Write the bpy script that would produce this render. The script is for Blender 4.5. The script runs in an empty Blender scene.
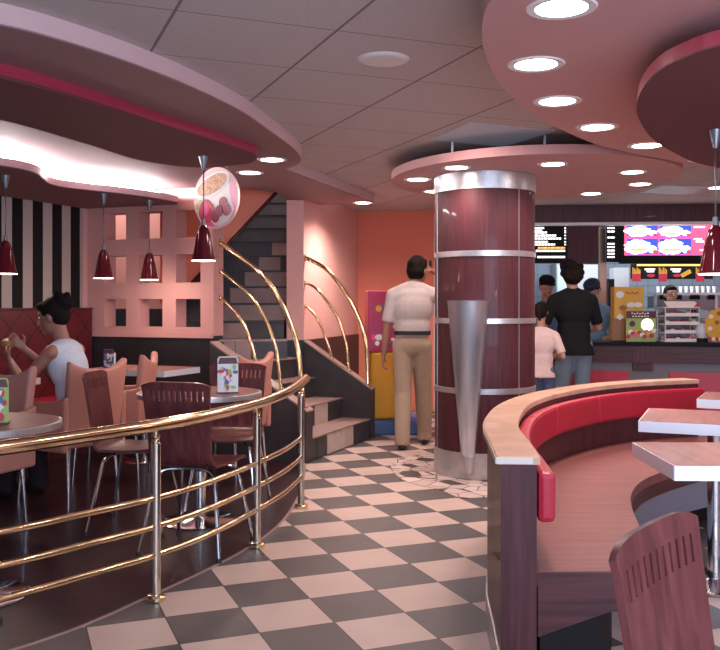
import bpy, bmesh, math, random
from mathutils import Vector, Matrix, Quaternion
random.seed(7)
PI = math.pi
SC = bpy.context.scene
COL = SC.collection
EYE, F = 1.24, 886.0

# ------------------------------------------------------------------ camera
cam = bpy.data.objects.new('camera', bpy.data.cameras.new('camera')); COL.objects.link(cam)
cam.location = (0, 0, EYE); cam.rotation_euler = (PI/2, 0, 0)
cam.data.sensor_width = 36; cam.data.lens = F/720*36; cam.data.shift_y = -20/720
cam.data.clip_start = 0.05
SC.camera = cam
# ------------------------------------------------------------------ world, exposure, large lights
w = bpy.data.worlds.new('world'); SC.world = w; w.use_nodes = True
w.node_tree.nodes['Background'].inputs[0].default_value = (.62, .74, 1, 1)
w.node_tree.nodes['Background'].inputs[1].default_value = 0.6
SC.view_settings.view_transform = 'Standard'; SC.view_settings.look = 'None'
SC.view_settings.gamma = 1; SC.view_settings.exposure = 0.58
SC.view_settings.use_curve_mapping = False

def light(name, kind, loc, power, color=(1, 1, 1), rot=(0, 0, 0), size=1, sizey=None, parent=None, spot=None, rad=.05):
    l = bpy.data.lights.new(name, kind); l.energy = power; l.color = color
    if kind == 'AREA':
        l.size = size
        if sizey: l.shape = 'RECTANGLE'; l.size_y = sizey
    elif kind == 'SPOT':
        l.spot_size = spot; l.spot_blend = .8; l.shadow_soft_size = rad
    else: l.shadow_soft_size = rad
    o = bpy.data.objects.new(name, l); COL.objects.link(o); o.location = loc; o.rotation_euler = rot
    if parent: o.parent = parent
    return o
# daylight through the shop windows behind the camera
light('daylight_window', 'AREA', (1.9, -1.35, 1.45), 165, (.62, .76, 1), (PI/2, 0, 0), 4.2, 1.7)
light('daylight_side', 'AREA', (-3.9, 1.2, 1.4), 7, (.6, .75, 1), (PI/2, 0, math.radians(-75)), 2.2, 1.4)
light('kitchen_light', 'AREA', (3.2, 10.6, 2.28), 45, (.86, .93, 1), (0, 0, 0), 2.6, 1.0)
light('stairwell_fill', 'AREA', (-1.1, 9.6, 3.35), 15, (1, .78, .7), (0, 0, 0), 1.0, 1.2)  # added fill without a fixture, brightens the upper stairs
light('corridor_fill', 'AREA', (-2.6, 8.85, 2.9), 14, (1, .74, .66), (0, 0, 0), .9, .5)  # unseen warm fill, added to lift the wall behind the openings
light('aisle_panel_light', 'AREA', (.45, 5.35, 2.32), 8, (1, .72, .66), (0, 0, 0), .5, .5)

# ------------------------------------------------------------------ materials
MATS = {}
def mat(name, col, rough=.5, metal=0, emis=None, es=0, noise=0, nscale=20, bump=0, coat=0, alpha=1, trans=0, spec=.5):
    if name in MATS: return MATS[name]
    m = bpy.data.materials.new(name); m.use_nodes = True; nt = m.node_tree
    b = nt.nodes['Principled BSDF']
    b.inputs['Base Color'].default_value = (*col, 1); b.inputs['Roughness'].default_value = rough
    b.inputs['Metallic'].default_value = metal; b.inputs['Coat Weight'].default_value = coat
    b.inputs['Specular IOR Level'].default_value = spec
    b.inputs['Transmission Weight'].default_value = trans
    b.inputs['Alpha'].default_value = alpha
    if emis: b.inputs['Emission Color'].default_value = (*emis, 1); b.inputs['Emission Strength'].default_value = es
    if noise or bump:
        tc = nt.nodes.new('ShaderNodeTexCoord'); nz = nt.nodes.new('ShaderNodeTexNoise')
        nz.inputs['Scale'].default_value = nscale; nz.inputs['Detail'].default_value = 4
        nt.links.new(tc.outputs['Object'], nz.inputs['Vector'])
        if noise:
            r = nt.nodes.new('ShaderNodeValToRGB')
            r.color_ramp.elements[0].position = .3; r.color_ramp.elements[1].position = .7
            r.color_ramp.elements[0].color = (*[c*(1-noise) for c in col], 1)
            r.color_ramp.elements[1].color = (*[min(1, c*(1+noise)) for c in col], 1)
            nt.links.new(nz.outputs[0], r.inputs[0]); nt.links.new(r.outputs[0], b.inputs['Base Color'])
        if bump:
            bp = nt.nodes.new('ShaderNodeBump'); bp.inputs['Strength'].default_value = bump; bp.inputs['Distance'].default_value = .01
            nt.links.new(nz.outputs[0], bp.inputs['Height']); nt.links.new(bp.outputs[0], b.inputs['Normal'])
    MATS[name] = m; return m

def wood(name, c1, c2, rough=.35, scale=(40, 40, 2.5), coat=.2):
    m = bpy.data.materials.new(name); m.use_nodes = True; nt = m.node_tree; b = nt.nodes['Principled BSDF']
    tc = nt.nodes.new('ShaderNodeTexCoord'); mp = nt.nodes.new('ShaderNodeMapping'); mp.inputs['Scale'].default_value = scale
    nz = nt.nodes.new('ShaderNodeTexNoise'); nz.inputs['Scale'].default_value = 1; nz.inputs['Detail'].default_value = 5
    nz.inputs['Distortion'].default_value = .3
    r = nt.nodes.new('ShaderNodeValToRGB'); r.color_ramp.elements[0].position = .35; r.color_ramp.elements[1].position = .68
    r.color_ramp.elements[0].color = (*c1, 1); r.color_ramp.elements[1].color = (*c2, 1)
    nt.links.new(tc.outputs['Object'], mp.inputs[0]); nt.links.new(mp.outputs[0], nz.inputs['Vector'])
    nt.links.new(nz.outputs[0], r.inputs[0]); nt.links.new(r.outputs[0], b.inputs['Base Color'])
    b.inputs['Roughness'].default_value = rough+.08; b.inputs['Coat Weight'].default_value = coat*.4; b.inputs['Specular IOR Level'].default_value = .3
    MATS[name] = m; return m

def N(nt, op, a, b=None, c=None):
    n = nt.nodes.new('ShaderNodeMath'); n.operation = op
    for i, v in enumerate((a, b, c)):
        if v is None: continue
        if isinstance(v, (int, float)): n.inputs[i].default_value = v
        else: nt.links.new(v, n.inputs[i])
    return n.outputs[0]

def grid_coords(nt, yaw, x0, y0, sx, sy):
    tc = nt.nodes.new('ShaderNodeTexCoord'); sp = nt.nodes.new('ShaderNodeSeparateXYZ')
    nt.links.new(tc.outputs['Object'], sp.inputs[0])
    X = N(nt, 'SUBTRACT', sp.outputs[0], x0); Y = N(nt, 'SUBTRACT', sp.outputs[1], y0)
    c, s = math.cos(yaw), math.sin(yaw)
    u = N(nt, 'ADD', N(nt, 'MULTIPLY', X, c/sx), N(nt, 'MULTIPLY', Y, s/sx))
    v = N(nt, 'ADD', N(nt, 'MULTIPLY', X, -s/sy), N(nt, 'MULTIPLY', Y, c/sy))
    return u, v, tc

def mix(nt, fac, a, b):
    n = nt.nodes.new('ShaderNodeMix'); n.data_type = 'RGBA'
    if isinstance(fac, (int, float)): n.inputs[0].default_value = fac
    else: nt.links.new(fac, n.inputs[0])
    for i, v in ((6, a), (7, b)):
        if isinstance(v, tuple): n.inputs[i].default_value = (*v, 1)
        else: nt.links.new(v, n.inputs[i])
    return n.outputs[2]

def floor_material():
    m = bpy.data.materials.new('checker_tile'); m.use_nodes = True; nt = m.node_tree; b = nt.nodes['Principled BSDF']
    u, v, tc = grid_coords(nt, .379, -.716, 4.193, .3021, .3021)
    par = N(nt, 'MODULO', N(nt, 'ADD', N(nt, 'ADD', N(nt, 'FLOOR', u), N(nt, 'FLOOR', v)), 1000), 2)
    light_ = N(nt, 'GREATER_THAN', par, .5)
    g = N(nt, 'LESS_THAN', N(nt, 'MINIMUM', N(nt, 'PINGPONG', u, .5), N(nt, 'PINGPONG', v, .5)), .0085)
    nz = nt.nodes.new('ShaderNodeTexNoise'); nz.inputs['Scale'].default_value = 5; nz.inputs['Detail'].default_value = 6
    nt.links.new(tc.outputs['Object'], nz.inputs['Vector'])
    dk = mix(nt, nz.outputs[0], (.070, .060, .060), (.115, .098, .096))
    lt = mix(nt, nz.outputs[0], (.50, .37, .32), (.62, .475, .415))
    c = mix(nt, light_, dk, lt); c = mix(nt, g, c, (.035, .02, .02))
    nt.links.new(c, b.inputs['Base Color']); b.inputs['Roughness'].default_value = .42
    return m

def ceiling_material():
    m = bpy.data.materials.new('ceiling_tile'); m.use_nodes = True; nt = m.node_tree; b = nt.nodes['Principled BSDF']
    u, v, tc = grid_coords(nt, .385, -.32, 4.112, .645, .605)
    gu, gv = N(nt, 'PINGPONG', u, .5), N(nt, 'PINGPONG', v, .5)
    g = N(nt, 'MAXIMUM', N(nt, 'LESS_THAN', gu, .010), N(nt, 'LESS_THAN', gv, .006))
    nz = nt.nodes.new('ShaderNodeTexNoise'); nz.inputs['Scale'].default_value = 140
    nt.links.new(tc.outputs['Object'], nz.inputs['Vector'])
    base = mix(nt, nz.outputs[0], (.46, .42, .42), (.66, .62, .61))
    c = mix(nt, g, base, (.22, .18, .18)); nt.links.new(c, b.inputs['Base Color']); b.inputs['Roughness'].default_value = .8
    return m

def mosaic_material():
    m = bpy.data.materials.new('broken_tile_mosaic'); m.use_nodes = True; nt = m.node_tree; b = nt.nodes['Principled BSDF']
    tc = nt.nodes.new('ShaderNodeTexCoord'); mp = nt.nodes.new('ShaderNodeMapping'); mp.inputs['Scale'].default_value = (1, 1, 0)
    nt.links.new(tc.outputs['Object'], mp.inputs[0])
    vo = nt.nodes.new('ShaderNodeTexVoronoi'); vo.inputs['Scale'].default_value = 7.5
    ve = nt.nodes.new('ShaderNodeTexVoronoi'); ve.feature = 'DISTANCE_TO_EDGE'; ve.inputs['Scale'].default_value = 7.5
    for n in (vo, ve): nt.links.new(mp.outputs[0], n.inputs['Vector'])
    sp = nt.nodes.new('ShaderNodeSeparateColor'); nt.links.new(vo.outputs['Color'], sp.inputs[0])
    c = mix(nt, sp.outputs[1], (.50, .39, .35), (.66, .54, .49))
    c = mix(nt, N(nt, 'GREATER_THAN', sp.outputs[0], .90), c, (.06, .05, .05))
    c = mix(nt, N(nt, 'LESS_THAN', sp.outputs[0], .02), c, (.45, .03, .05))
    c = mix(nt, N(nt, 'LESS_THAN', ve.outputs['Distance'], .03), c, (.10, .05, .05))
    nt.links.new(c, b.inputs['Base Color']); b.inputs['Roughness'].default_value = .45
    return m

def quilt_material():
    m = bpy.data.materials.new('quilted_red'); m.use_nodes = True; nt = m.node_tree; b = nt.nodes['Principled BSDF']
    tc = nt.nodes.new('ShaderNodeTexCoord'); sp = nt.nodes.new('ShaderNodeSeparateXYZ'); nt.links.new(tc.outputs['Object'], sp.inputs[0])
    a = N(nt, 'ADD', sp.outputs[0], sp.outputs[2]); d = N(nt, 'SUBTRACT', sp.outputs[0], sp.outputs[2])
    g = N(nt, 'LESS_THAN', N(nt, 'MINIMUM', N(nt, 'PINGPONG', a, .15), N(nt, 'PINGPONG', d, .15)), .008)
    nt.links.new(mix(nt, g, (.105, .008, .014), (.012, .003, .005)), b.inputs['Base Color']); b.inputs['Roughness'].default_value = .45
    return m

def tiled(name, c1, c2):
    m = bpy.data.materials.new(name); m.use_nodes = True; nt = m.node_tree; b = nt.nodes['Principled BSDF']
    tc = nt.nodes.new('ShaderNodeTexCoord'); sp = nt.nodes.new('ShaderNodeSeparateXYZ'); nt.links.new(tc.outputs['Object'], sp.inputs[0])
    g = N(nt, 'LESS_THAN', N(nt, 'MINIMUM', N(nt, 'PINGPONG', sp.outputs[0], .075), N(nt, 'PINGPONG', sp.outputs[2], .075)), .004)
    nt.links.new(mix(nt, g, c1, c2), b.inputs['Base Color']); b.inputs['Roughness'].default_value = .35; MATS[name] = m; return m
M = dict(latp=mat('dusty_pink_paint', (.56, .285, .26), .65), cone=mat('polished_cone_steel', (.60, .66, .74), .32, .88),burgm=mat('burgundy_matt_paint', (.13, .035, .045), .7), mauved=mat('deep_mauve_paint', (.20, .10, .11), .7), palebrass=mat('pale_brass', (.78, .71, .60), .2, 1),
 floor=floor_material(), ceil=ceiling_material(), mosaic=mosaic_material(), quilt=quilt_material(),
 dfloor=wood('dark_wood_floor', (.018, .006, .008), (.04, .014, .018), .3, (3, 22, 22)),
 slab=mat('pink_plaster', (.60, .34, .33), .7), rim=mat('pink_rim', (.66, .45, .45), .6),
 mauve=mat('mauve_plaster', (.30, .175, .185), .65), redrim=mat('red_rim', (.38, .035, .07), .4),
 burg=wood('burgundy_laminate', (.064, .015, .020), (.098, .025, .031), .45, (60, 60, 3)),
 burgd=wood('dark_burgundy_laminate', (.062, .018, .022), (.105, .032, .036), .35, (50, 50, 3)),
 burgh=wood('burgundy_horizontal_grain', (.050, .015, .017), (.10, .030, .032), .35, (3, 3, 60)),
 shell=wood('chair_plywood', (.095, .024, .025), (.165, .046, .045), .28, (45, 45, 3), .3),
 seat=wood('bench_seat_laminate', (.235, .082, .075), (.30, .11, .10), .4, (3, 30, 30), 0),
 table=wood('table_laminate', (.26, .10, .09), (.36, .15, .13), .35, (30, 3, 3)),
 cap=wood('tan_wood_cap', (.50, .29, .19), (.66, .41, .29), .35, (6, 6, 6)),
 capedge=mat('pale_edge', (.72, .62, .55), .4),
 red=mat('red_vinyl', (.46, .015, .04), .38, bump=.1, nscale=60),
 salmon=mat('salmon_vinyl', (.52, .22, .17), .5, bump=.1, nscale=80, noise=.06),
 orange=mat('orange_paint', (.86, .27, .17), .6), pinkw=mat('pink_paint', (.80, .42, .36), .6),
 brass=mat('polished_brass', (.86, .68, .42), .17, 1), chrome=mat('chrome', (.75, .77, .8), .12, 1),
 steel=mat('brushed_steel', (.62, .63, .65), .38, .85, noise=.1, nscale=60), dsteel=mat('dark_steel', (.25, .26, .28), .35, 1),
 grey=mat('grey_enamel', (.28, .30, .33), .4), black=mat('black_matt', (.010, .009, .010), .7, spec=.2),
 dtile=mat('dark_stair_tile', (.045, .04, .042), .45, noise=.2, nscale=9), ltile=mat('beige_stair_tile', (.58, .44, .38), .45, noise=.1, nscale=9),
 mtile=mat('brown_stair_tile', (.33, .215, .185), .45, noise=.1, nscale=9),
 white=mat('white_paint', (.8, .78, .76), .5), stripe=mat('cream_stripe', (.42, .36, .33), .6),
 wains=mat('charcoal_wainscot', (.02, .018, .02), .4, noise=.2, nscale=4),
 bluet=tiled('blue_grey_wall_tile', (.24, .30, .37), (.12, .15, .18)), yellow=mat('yellow_print', (.75, .38, .03), .5),
 blue=mat('blue_enamel', (.05, .12, .30), .35), shade=mat('dark_red_glass', (.11, .007, .013), .06, coat=.6),
 rubber=mat('black_rubber', (.02, .02, .02), .7), greyp=mat('grey_laminate_panel', (.16, .13, .14), .45),
 lens=mat('lamp_lens', (1, .95, .9), .4, emis=(1, .90, .86), es=12), tube=mat('lit_tube', (1, 1, 1), .4, emis=(1, .90, .93), es=150),
 bulb=mat('lit_bulb', (1, .9, .8), .4, emis=(1, .86, .76), es=6), glass=mat('clear_plastic', (.9, .92, .95), .08, trans=.9, spec=.6),
)
# ------------------------------------------------------------------ mesh helpers
def at(x, y, Y): return Vector(((x-360)*Y/F, Y, EYE+(305-y)*Y/F))
def atz(x, y, z):
    Y = (EYE-z)*F/(y-305); return Vector(((x-360)*Y/F, Y, z))

class MB:
    def __init__(s): s.bm = bmesh.new(); s.mi = 0; s.sm = set()
    def _f(s, vs, smooth=False):
        try: f = s.bm.faces.new(vs)
        except ValueError: return
        f.material_index = s.mi; f.smooth = smooth
        return f
    def box(s, c, size, rz=0, rot=None):
        hx, hy, hz = [d/2 for d in size]; R = rot or Matrix.Rotation(rz, 3, 'Z')
        v = [s.bm.verts.new(Vector(c)+R@Vector((x*hx, y*hy, z*hz))) for z in (-1, 1) for y in (-1, 1) for x in (-1, 1)]
        for q in ((0, 2, 3, 1), (4, 5, 7, 6), (0, 1, 5, 4), (2, 6, 7, 3), (0, 4, 6, 2), (1, 3, 7, 5)): s._f([v[i] for i in q])
        return s
    def prism(s, pts, z0, z1):
        a = [s.bm.verts.new((p[0], p[1], z0)) for p in pts]; b = [s.bm.verts.new((p[0], p[1], z1)) for p in pts]
        s._f(a[::-1]); s._f(b); n = len(pts)
        for i in range(n): s._f([a[i], a[(i+1) % n], b[(i+1) % n], b[i]])
        return s
    def extr(s, pts, vec):   # 3D polygon extruded by vec
        a = [s.bm.verts.new(Vector(p)) for p in pts]; b = [s.bm.verts.new(Vector(p)+Vector(vec)) for p in pts]
        s._f(a[::-1]); s._f(b); n = len(pts)
        for i in range(n): s._f([a[i], a[(i+1) % n], b[(i+1) % n], b[i]])
        return s
    def lathe(s, prof, c=(0, 0, 0), n=32, cap=True, rot=None, sx=1, sy=1):
        R = rot or Matrix.Identity(3); rings = []
        for r, z in prof:
            rings.append([s.bm.verts.new(Vector(c)+R@Vector((r*sx*math.cos(2*PI*k/n), r*sy*math.sin(2*PI*k/n), z))) for k in range(n)])
        for a, b in zip(rings, rings[1:]):
            for k in range(n): s._f([a[k], a[(k+1) % n], b[(k+1) % n], b[k]], True)
        if cap: s._f(rings[0][::-1]); s._f(rings[-1])
        return s
    def cyl(s, a, b, r0, r1=None, n=16):
        a, b = Vector(a), Vector(b); d = b-a; R = d.to_track_quat('Z', 'Y').to_matrix()
        return s.lathe([(r0, 0), (r0 if r1 is None else r1, d.length)], a, n, True, R)
    def tube(s, path, r, n=12, sub=0):
        p = [Vector(q) for q in path]
        if sub: p = smooth3(p, sub)
        rings = []; up = None
        for i, q in enumerate(p):
            t = (p[min(i+1, len(p)-1)]-p[max(i-1, 0)]).normalized()
            if up is None: up = t.orthogonal().normalized()
            up = (up-t*up.dot(t)).normalized(); bi = t.cross(up); rr = r[i] if isinstance(r, list) else r
            rings.append([s.bm.verts.new(q+(up*math.cos(2*PI*k/n)+bi*math.sin(2*PI*k/n))*rr) for k in range(n)])
        for a, b in zip(rings, rings[1:]):
            for k in range(n): s._f([a[k], a[(k+1) % n], b[(k+1) % n], b[k]], True)
        s._f(rings[0][::-1]); s._f(rings[-1]); return s
    def ell(s, c, r, rot=None, n=16):
        m = n//2+1; R = rot or Matrix.Identity(3); rings = []
        top = s.bm.verts.new(Vector(c)+R@Vector((0, 0, r[2]))); bot = s.bm.verts.new(Vector(c)+R@Vector((0, 0, -r[2])))
        for j in range(1, m):
            t = PI*j/m
            rings.append([s.bm.verts.new(Vector(c)+R@Vector((r[0]*math.sin(t)*math.cos(2*PI*k/n), r[1]*math.sin(t)*math.sin(2*PI*k/n), r[2]*math.cos(t)))) for k in range(n)])
        for a, b in zip(rings, rings[1:]):
            for k in range(n): s._f([a[k], b[k], b[(k+1) % n], a[(k+1) % n]], True)
        for k in range(n):
            s._f([top, rings[0][k], rings[0][(k+1) % n]], True); s._f([bot, rings[-1][(k+1) % n], rings[-1][k]], True)
        return s
    def cap_(s, a, b, ra, rb, n=12):   # tapered capsule
        s.cyl(a, b, ra, rb, n); s.ell(a, (ra,)*3, n=n); s.ell(b, (rb,)*3, n=n); return s
    def band(s, A, B, z0, z1):
        n = len(A)
        va = [[s.bm.verts.new((p[0], p[1], z)) for p in P] for P in (A, B) for z in (z0, z1)]
        a0, a1, b0, b1 = va
        for i in range(n-1):
            s._f([a0[i], a0[i+1], a1[i+1], a1[i]], False); s._f([b0[i+1], b0[i], b1[i], b1[i+1]], False)
            s._f([a1[i], a1[i+1], b1[i+1], b1[i]]); s._f([a0[i+1], a0[i], b0[i], b0[i+1]])
        s._f([a0[0], a1[0], b1[0], b0[0]]); s._f([a0[-1], b0[-1], b1[-1], a1[-1]])
        return s
    def build(s, name, m, parent=None, bevel=0, loc=None):
        bmesh.ops.recalc_face_normals(s.bm, faces=s.bm.faces[:])
        for e in s.bm.edges:
            if len(e.link_faces) == 2 and e.calc_face_angle(0) > .62: e.smooth = False
        me = bpy.data.meshes.new(name); s.bm.to_mesh(me); s.bm.free()
        for q in (m if isinstance(m, (list, tuple)) else [m]): me.materials.append(M[q] if isinstance(q, str) else q)
        o = bpy.data.objects.new(name, me); COL.objects.link(o)
        if parent: o.parent = parent
        if loc: o.location = loc
        if bevel:
            b = o.modifiers.new('bevel', 'BEVEL'); b.width = bevel; b.segments = 2; b.limit_method = 'ANGLE'; b.angle_limit = .7
        return o

def smooth3(p, k):
    out = []
    for i in range(len(p)-1):
        a, b, c, d = p[max(i-1, 0)], p[i], p[i+1], p[min(i+2, len(p)-1)]
        for j in range(k):
            t = j/k; out.append(.5*((2*b)+(c-a)*t+(2*a-5*b+4*c-d)*t*t+(3*b-a-3*c+d)*t**3))
    out.append(p[-1]); return out
def smooth2(pts, k=5): return [(v.x, v.y) for v in smooth3([Vector((*p[:2], 0)) for p in pts], k)]
def offset(path, d):   # offset to the left of the direction of travel
    out = []
    for i, p in enumerate(path):
        a, b = Vector(path[max(i-1, 0)]), Vector(path[min(i+1, len(path)-1)]); t = (b-a).normalized()
        out.append((p[0]-t.y*d, p[1]+t.x*d))
    return out
def tag(o, label, cat, group=None, kind=None):
    o['label'] = label; o['category'] = cat
    if group: o['group'] = group
    if kind: o['kind'] = kind
    return o
def thing(name, label, cat, loc=(0, 0, 0), rz=0, group=None):
    o = bpy.data.objects.new(name, None); COL.objects.link(o); o.location = loc; o.rotation_euler = (0, 0, rz); o.empty_display_size = .1
    return tag(o, label, cat, group)
def struct(name, mb, m, label=None, **k):
    o = mb.build(name, m, **k); o['kind'] = 'structure'
    if label: o['label'] = label
    return o
def kids(o): return [c for c in bpy.data.objects if c.parent == o]
def copy_tree(o, parent=None):
    c = o.copy(); COL.objects.link(c)
    if parent: c.parent = parent
    for ch in kids(o): copy_tree(ch, c)
    return c
def dup(proto, label, loc, rz=0, group=None):
    c = copy_tree(proto); c.location = loc; c.rotation_euler = (0, 0, rz); c['label'] = label
    if group: c['group'] = group
    return c
def bake(o):
    dg = bpy.context.evaluated_depsgraph_get(); dg.update()
    me = bpy.data.meshes.new_from_object(o.evaluated_get(dg)); o.modifiers.clear(); o.data = me; return o

# ================================================================== SETTING
struct('floor', MB().prism([(-6, -1.6), (4.9, -1.6), (4.9, 13), (-6, 13)], -.05, 0), 'floor', 'beige and charcoal checkerboard tiled floor')
edge = [(-2.5, 1.9), (-1.75, 2.62), (-1.26, 3.17), (-1.07, 3.43), (-.904, 3.76), (-.74, 4.1), (-.60, 4.45), (-.50, 4.80), (-.435, 5.2), (-.405, 5.75), (-.41, 6.4), (-.435, 6.93)]
ed = smooth2(edge)
struct('floor', MB().prism(ed+[(-1.2, 7.3), (-2.55, 8.0), (-5.1, 1.9)], 0, .004), 'dfloor', 'dark wooden floor of the lounge behind the brass railing')
struct('trim_1', MB().band(ed, offset(ed, -.012), 0, .006), 'mtile', 'thin pale strip between wood floor and tiles')
mo = [(.232, 6.70), (.27, 6.42), (.333, 6.21), (.43, 6.06), (.525, 5.96), (.60, 5.78), (.649, 5.69), (.80, 5.70), (1.0, 5.78), (1.3, 5.9), (1.6, 6.2), (1.72, 6.6), (1.6, 7.05), (1.3, 7.35), (.95, 7.42), (.6, 7.38), (.339, 7.16), (.25, 6.95), (.232, 6.70)]
struct('floor', MB().prism(smooth2(mo, 3)[:-1], 0, .003), 'mosaic', 'irregular patch of broken pale tiles around the burgundy column')

# main ceiling, with the stairwell left open
struct('ceiling', MB().prism([(-6, -1.6), (4.9, -1.6), (4.9, 13), (-.2, 13), (-.2, 9.4), (-.56, 8.62), (-.70, 8.58), (-.80, 8.50), (-6, 8.50)], 2.34, 2.40), 'ceil', 'grey tiled suspended ceiling')
L1 = [(-2.2, 2.55), (-1.70, 2.88), (-1.307, 3.216), (-1.13, 3.436), (-.952, 3.75), (-.79, 4.127), (-.628, 4.634), (-.533, 5.13), (-.442, 5.68), (-.406, 6.1), (-.44, 6.38), (-.56, 6.64)]
l1 = smooth2(L1)+[(.14, 8.8), (.12, 8.98), (-.40, 8.98), (-.55, 8.60), (-.71, 8.58), (-.76, 8.0), (-1.15, 7.62), (-2.5, 8.1), (-5.0, 2.2), (-3.4, 2.2)]
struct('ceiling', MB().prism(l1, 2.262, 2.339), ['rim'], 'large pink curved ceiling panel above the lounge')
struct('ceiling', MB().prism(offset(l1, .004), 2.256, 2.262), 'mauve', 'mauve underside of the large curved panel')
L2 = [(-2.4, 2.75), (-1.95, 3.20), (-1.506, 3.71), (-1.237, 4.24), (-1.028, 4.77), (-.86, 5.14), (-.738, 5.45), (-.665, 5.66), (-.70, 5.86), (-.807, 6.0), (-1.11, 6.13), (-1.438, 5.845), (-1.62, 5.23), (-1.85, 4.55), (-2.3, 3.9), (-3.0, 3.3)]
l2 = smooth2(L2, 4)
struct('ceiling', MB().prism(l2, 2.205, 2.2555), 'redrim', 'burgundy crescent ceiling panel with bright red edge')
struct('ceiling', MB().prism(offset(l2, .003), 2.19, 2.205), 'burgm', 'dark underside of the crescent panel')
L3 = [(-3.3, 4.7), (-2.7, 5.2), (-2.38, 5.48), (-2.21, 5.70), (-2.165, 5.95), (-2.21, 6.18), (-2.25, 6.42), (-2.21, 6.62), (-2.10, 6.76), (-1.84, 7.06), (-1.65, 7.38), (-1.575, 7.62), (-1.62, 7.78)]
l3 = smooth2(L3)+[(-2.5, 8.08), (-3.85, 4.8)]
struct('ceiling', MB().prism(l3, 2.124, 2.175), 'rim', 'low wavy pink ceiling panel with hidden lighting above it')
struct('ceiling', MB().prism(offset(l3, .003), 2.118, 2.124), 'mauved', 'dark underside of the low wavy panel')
# lit tubes hidden on top of the low panel
tp = smooth2(L3[1:-1], 3)
tp = offset(tp, .16)
for i in range(0, len(tp)-3, 3):
    a, b = Vector((*tp[i], 2.205)), Vector((*tp[i+3], 2.205))
    if (b-a).length < .12: continue
    t = MB().cyl(a+(b-a)*.04, a+(b-a)*.96, .013, n=10).build('cove_tube', 'tube')
    tag(t, 'lit white tube lying hidden on top of the low wavy ceiling panel', 'lamp', 'hidden tubes above the low wavy panel')
    t2 = MB().box((a+b)/2-Vector((0, 0, .021)), ((b-a).length*.9, .03, .018), math.atan2(b.y-a.y, b.x-a.x)).build('tube_holder', 'white', t)

# right pink slab, burgundy slab, disc over the column
R1 = [(.9, 1.2), (.62, 1.75), (.47, 2.25), (.40, 2.70), (.408, 2.96), (.461, 3.27), (.589, 3.73), (.81, 4.25), (1.057, 4.68), (1.36, 5.12), (1.66, 5.42), (1.97, 5.68), (2.31, 5.97), (2.8, 6.25), (3.6, 6.5)]
struct('ceiling', MB().prism(smooth2(R1)+[(4.8, 6.5), (4.8, 1.0)], 2.17, 2.25), 'slab', 'large pink curved ceiling panel with a row of round lights')
struct('ceiling', MB().prism([(1.7, 2), (1.7, 3.5), (2.6, 4.8), (4.5, 5.2), (4.5, 1.6)], 2.25, 2.34), 'mauve', 'hanger of the pink panel')
R2 = [(1.9, 2.45), (1.45, 2.60), (1.15, 2.76), (1.06, 2.94), (1.04, 3.12), (1.07, 3.36), (1.128, 3.60), (1.21, 3.84), (1.42, 4.30), (1.68, 4.72), (2.0, 5.13), (2.5, 5.45), (3.1, 5.4), (3.6, 4.9), (3.8, 4.0), (3.5, 3.1), (2.8, 2.55), (1.9, 2.45)]
r2 = smooth2(R2)[:-1]
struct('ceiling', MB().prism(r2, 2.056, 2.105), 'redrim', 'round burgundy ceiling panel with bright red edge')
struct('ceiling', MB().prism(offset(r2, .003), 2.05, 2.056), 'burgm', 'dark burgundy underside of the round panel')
struct('ceiling', MB().cyl((2.4, 3.9, 2.105), (2.4, 3.9, 2.17), .5, n=40), 'burgd', 'neck between the two right panels')
dc = [(1.31+1.07*math.cos(a), 6.76+1.2*math.sin(a)) for a in [2*PI*k/72 for k in range(72)]]
struct('ceiling', MB().prism(dc, 2.19, 2.25), 'slab', 'round pink ceiling disc over the burgundy column')
mb = MB()
for (x, y) in ((.62, 5.95), (1.2, 5.75), (2.1, 6.2), (1.36, 7.6)): mb.cyl((x, y, 2.25), (x, y, 2.34), .008)
struct('trim_2', mb, 'white', 'thin hangers of the pink disc')

# outer walls
def wall(name, a, b, z0, z1, th, m, label=None):
    a, b = Vector(a), Vector(b); d = (b-a); n = Vector((-d.y, d.x)).normalized()*th
    return struct(name, MB().prism([a, b, b+n, a+n], z0, z1), m, label)
wall('wall_right', (4.9, -1.6), (4.9, 13), 0, 2.4, -.1, 'pinkw')
wall('wall_back', (-6, 13), (4.9, 13), 0, 3.5, .1, 'bluet')
# wall behind the camera: wide window
mb = MB().box((0, -1.65, .3), (11, .1, .6)).box((0, -1.65, 2.32), (11, .1, .16)).box((-3.6, -1.65, 1.42), (4.6, .1, 1.65)).box((4.6, -1.65, 1.42), (.7, .1, 1.65))
struct('wall_front', mb, 'pinkw', 'wall with the shop windows, behind the viewer')
mb = MB()
for x in (-1.28, .2, 1.7, 3.0, 4.22): mb.box((x, -1.65, 1.42), (.06, .08, 1.65))
struct('window_1', mb.box((1.5, -1.65, .62), (5.6, .1, .05)).box((1.5, -1.65, 2.22), (5.6, .1, .05)), 'grey', 'shop window frame')
# striped wall and what continues toward the camera
d0 = Vector((.38, .925)); c0 = Vector((-2.50, 8.12))
def sw(t): return c0-d0*t
wall('wall_left', sw(0.2-.2), sw(10), 0, 2.4, -.12, 'stripe', 'striped black and cream wall of the lounge')
for k in range(14):
    t = .105+.235*k
    a, b = sw(t), sw(t+.117); n = Vector((.925, -.38))*.004
    struct('trim_%d' % (k+10), MB().prism([a, b, b+n, a+n], 0, 2.3), 'black', 'black stripe of the striped wall')
wall('trim_3', sw(-.03)+Vector((.925, -.38))*.006, sw(.085)+Vector((.925, -.38))*.006, .9, 2.3, .01, 'slab', 'pink corner strip of the striped wall')

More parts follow.
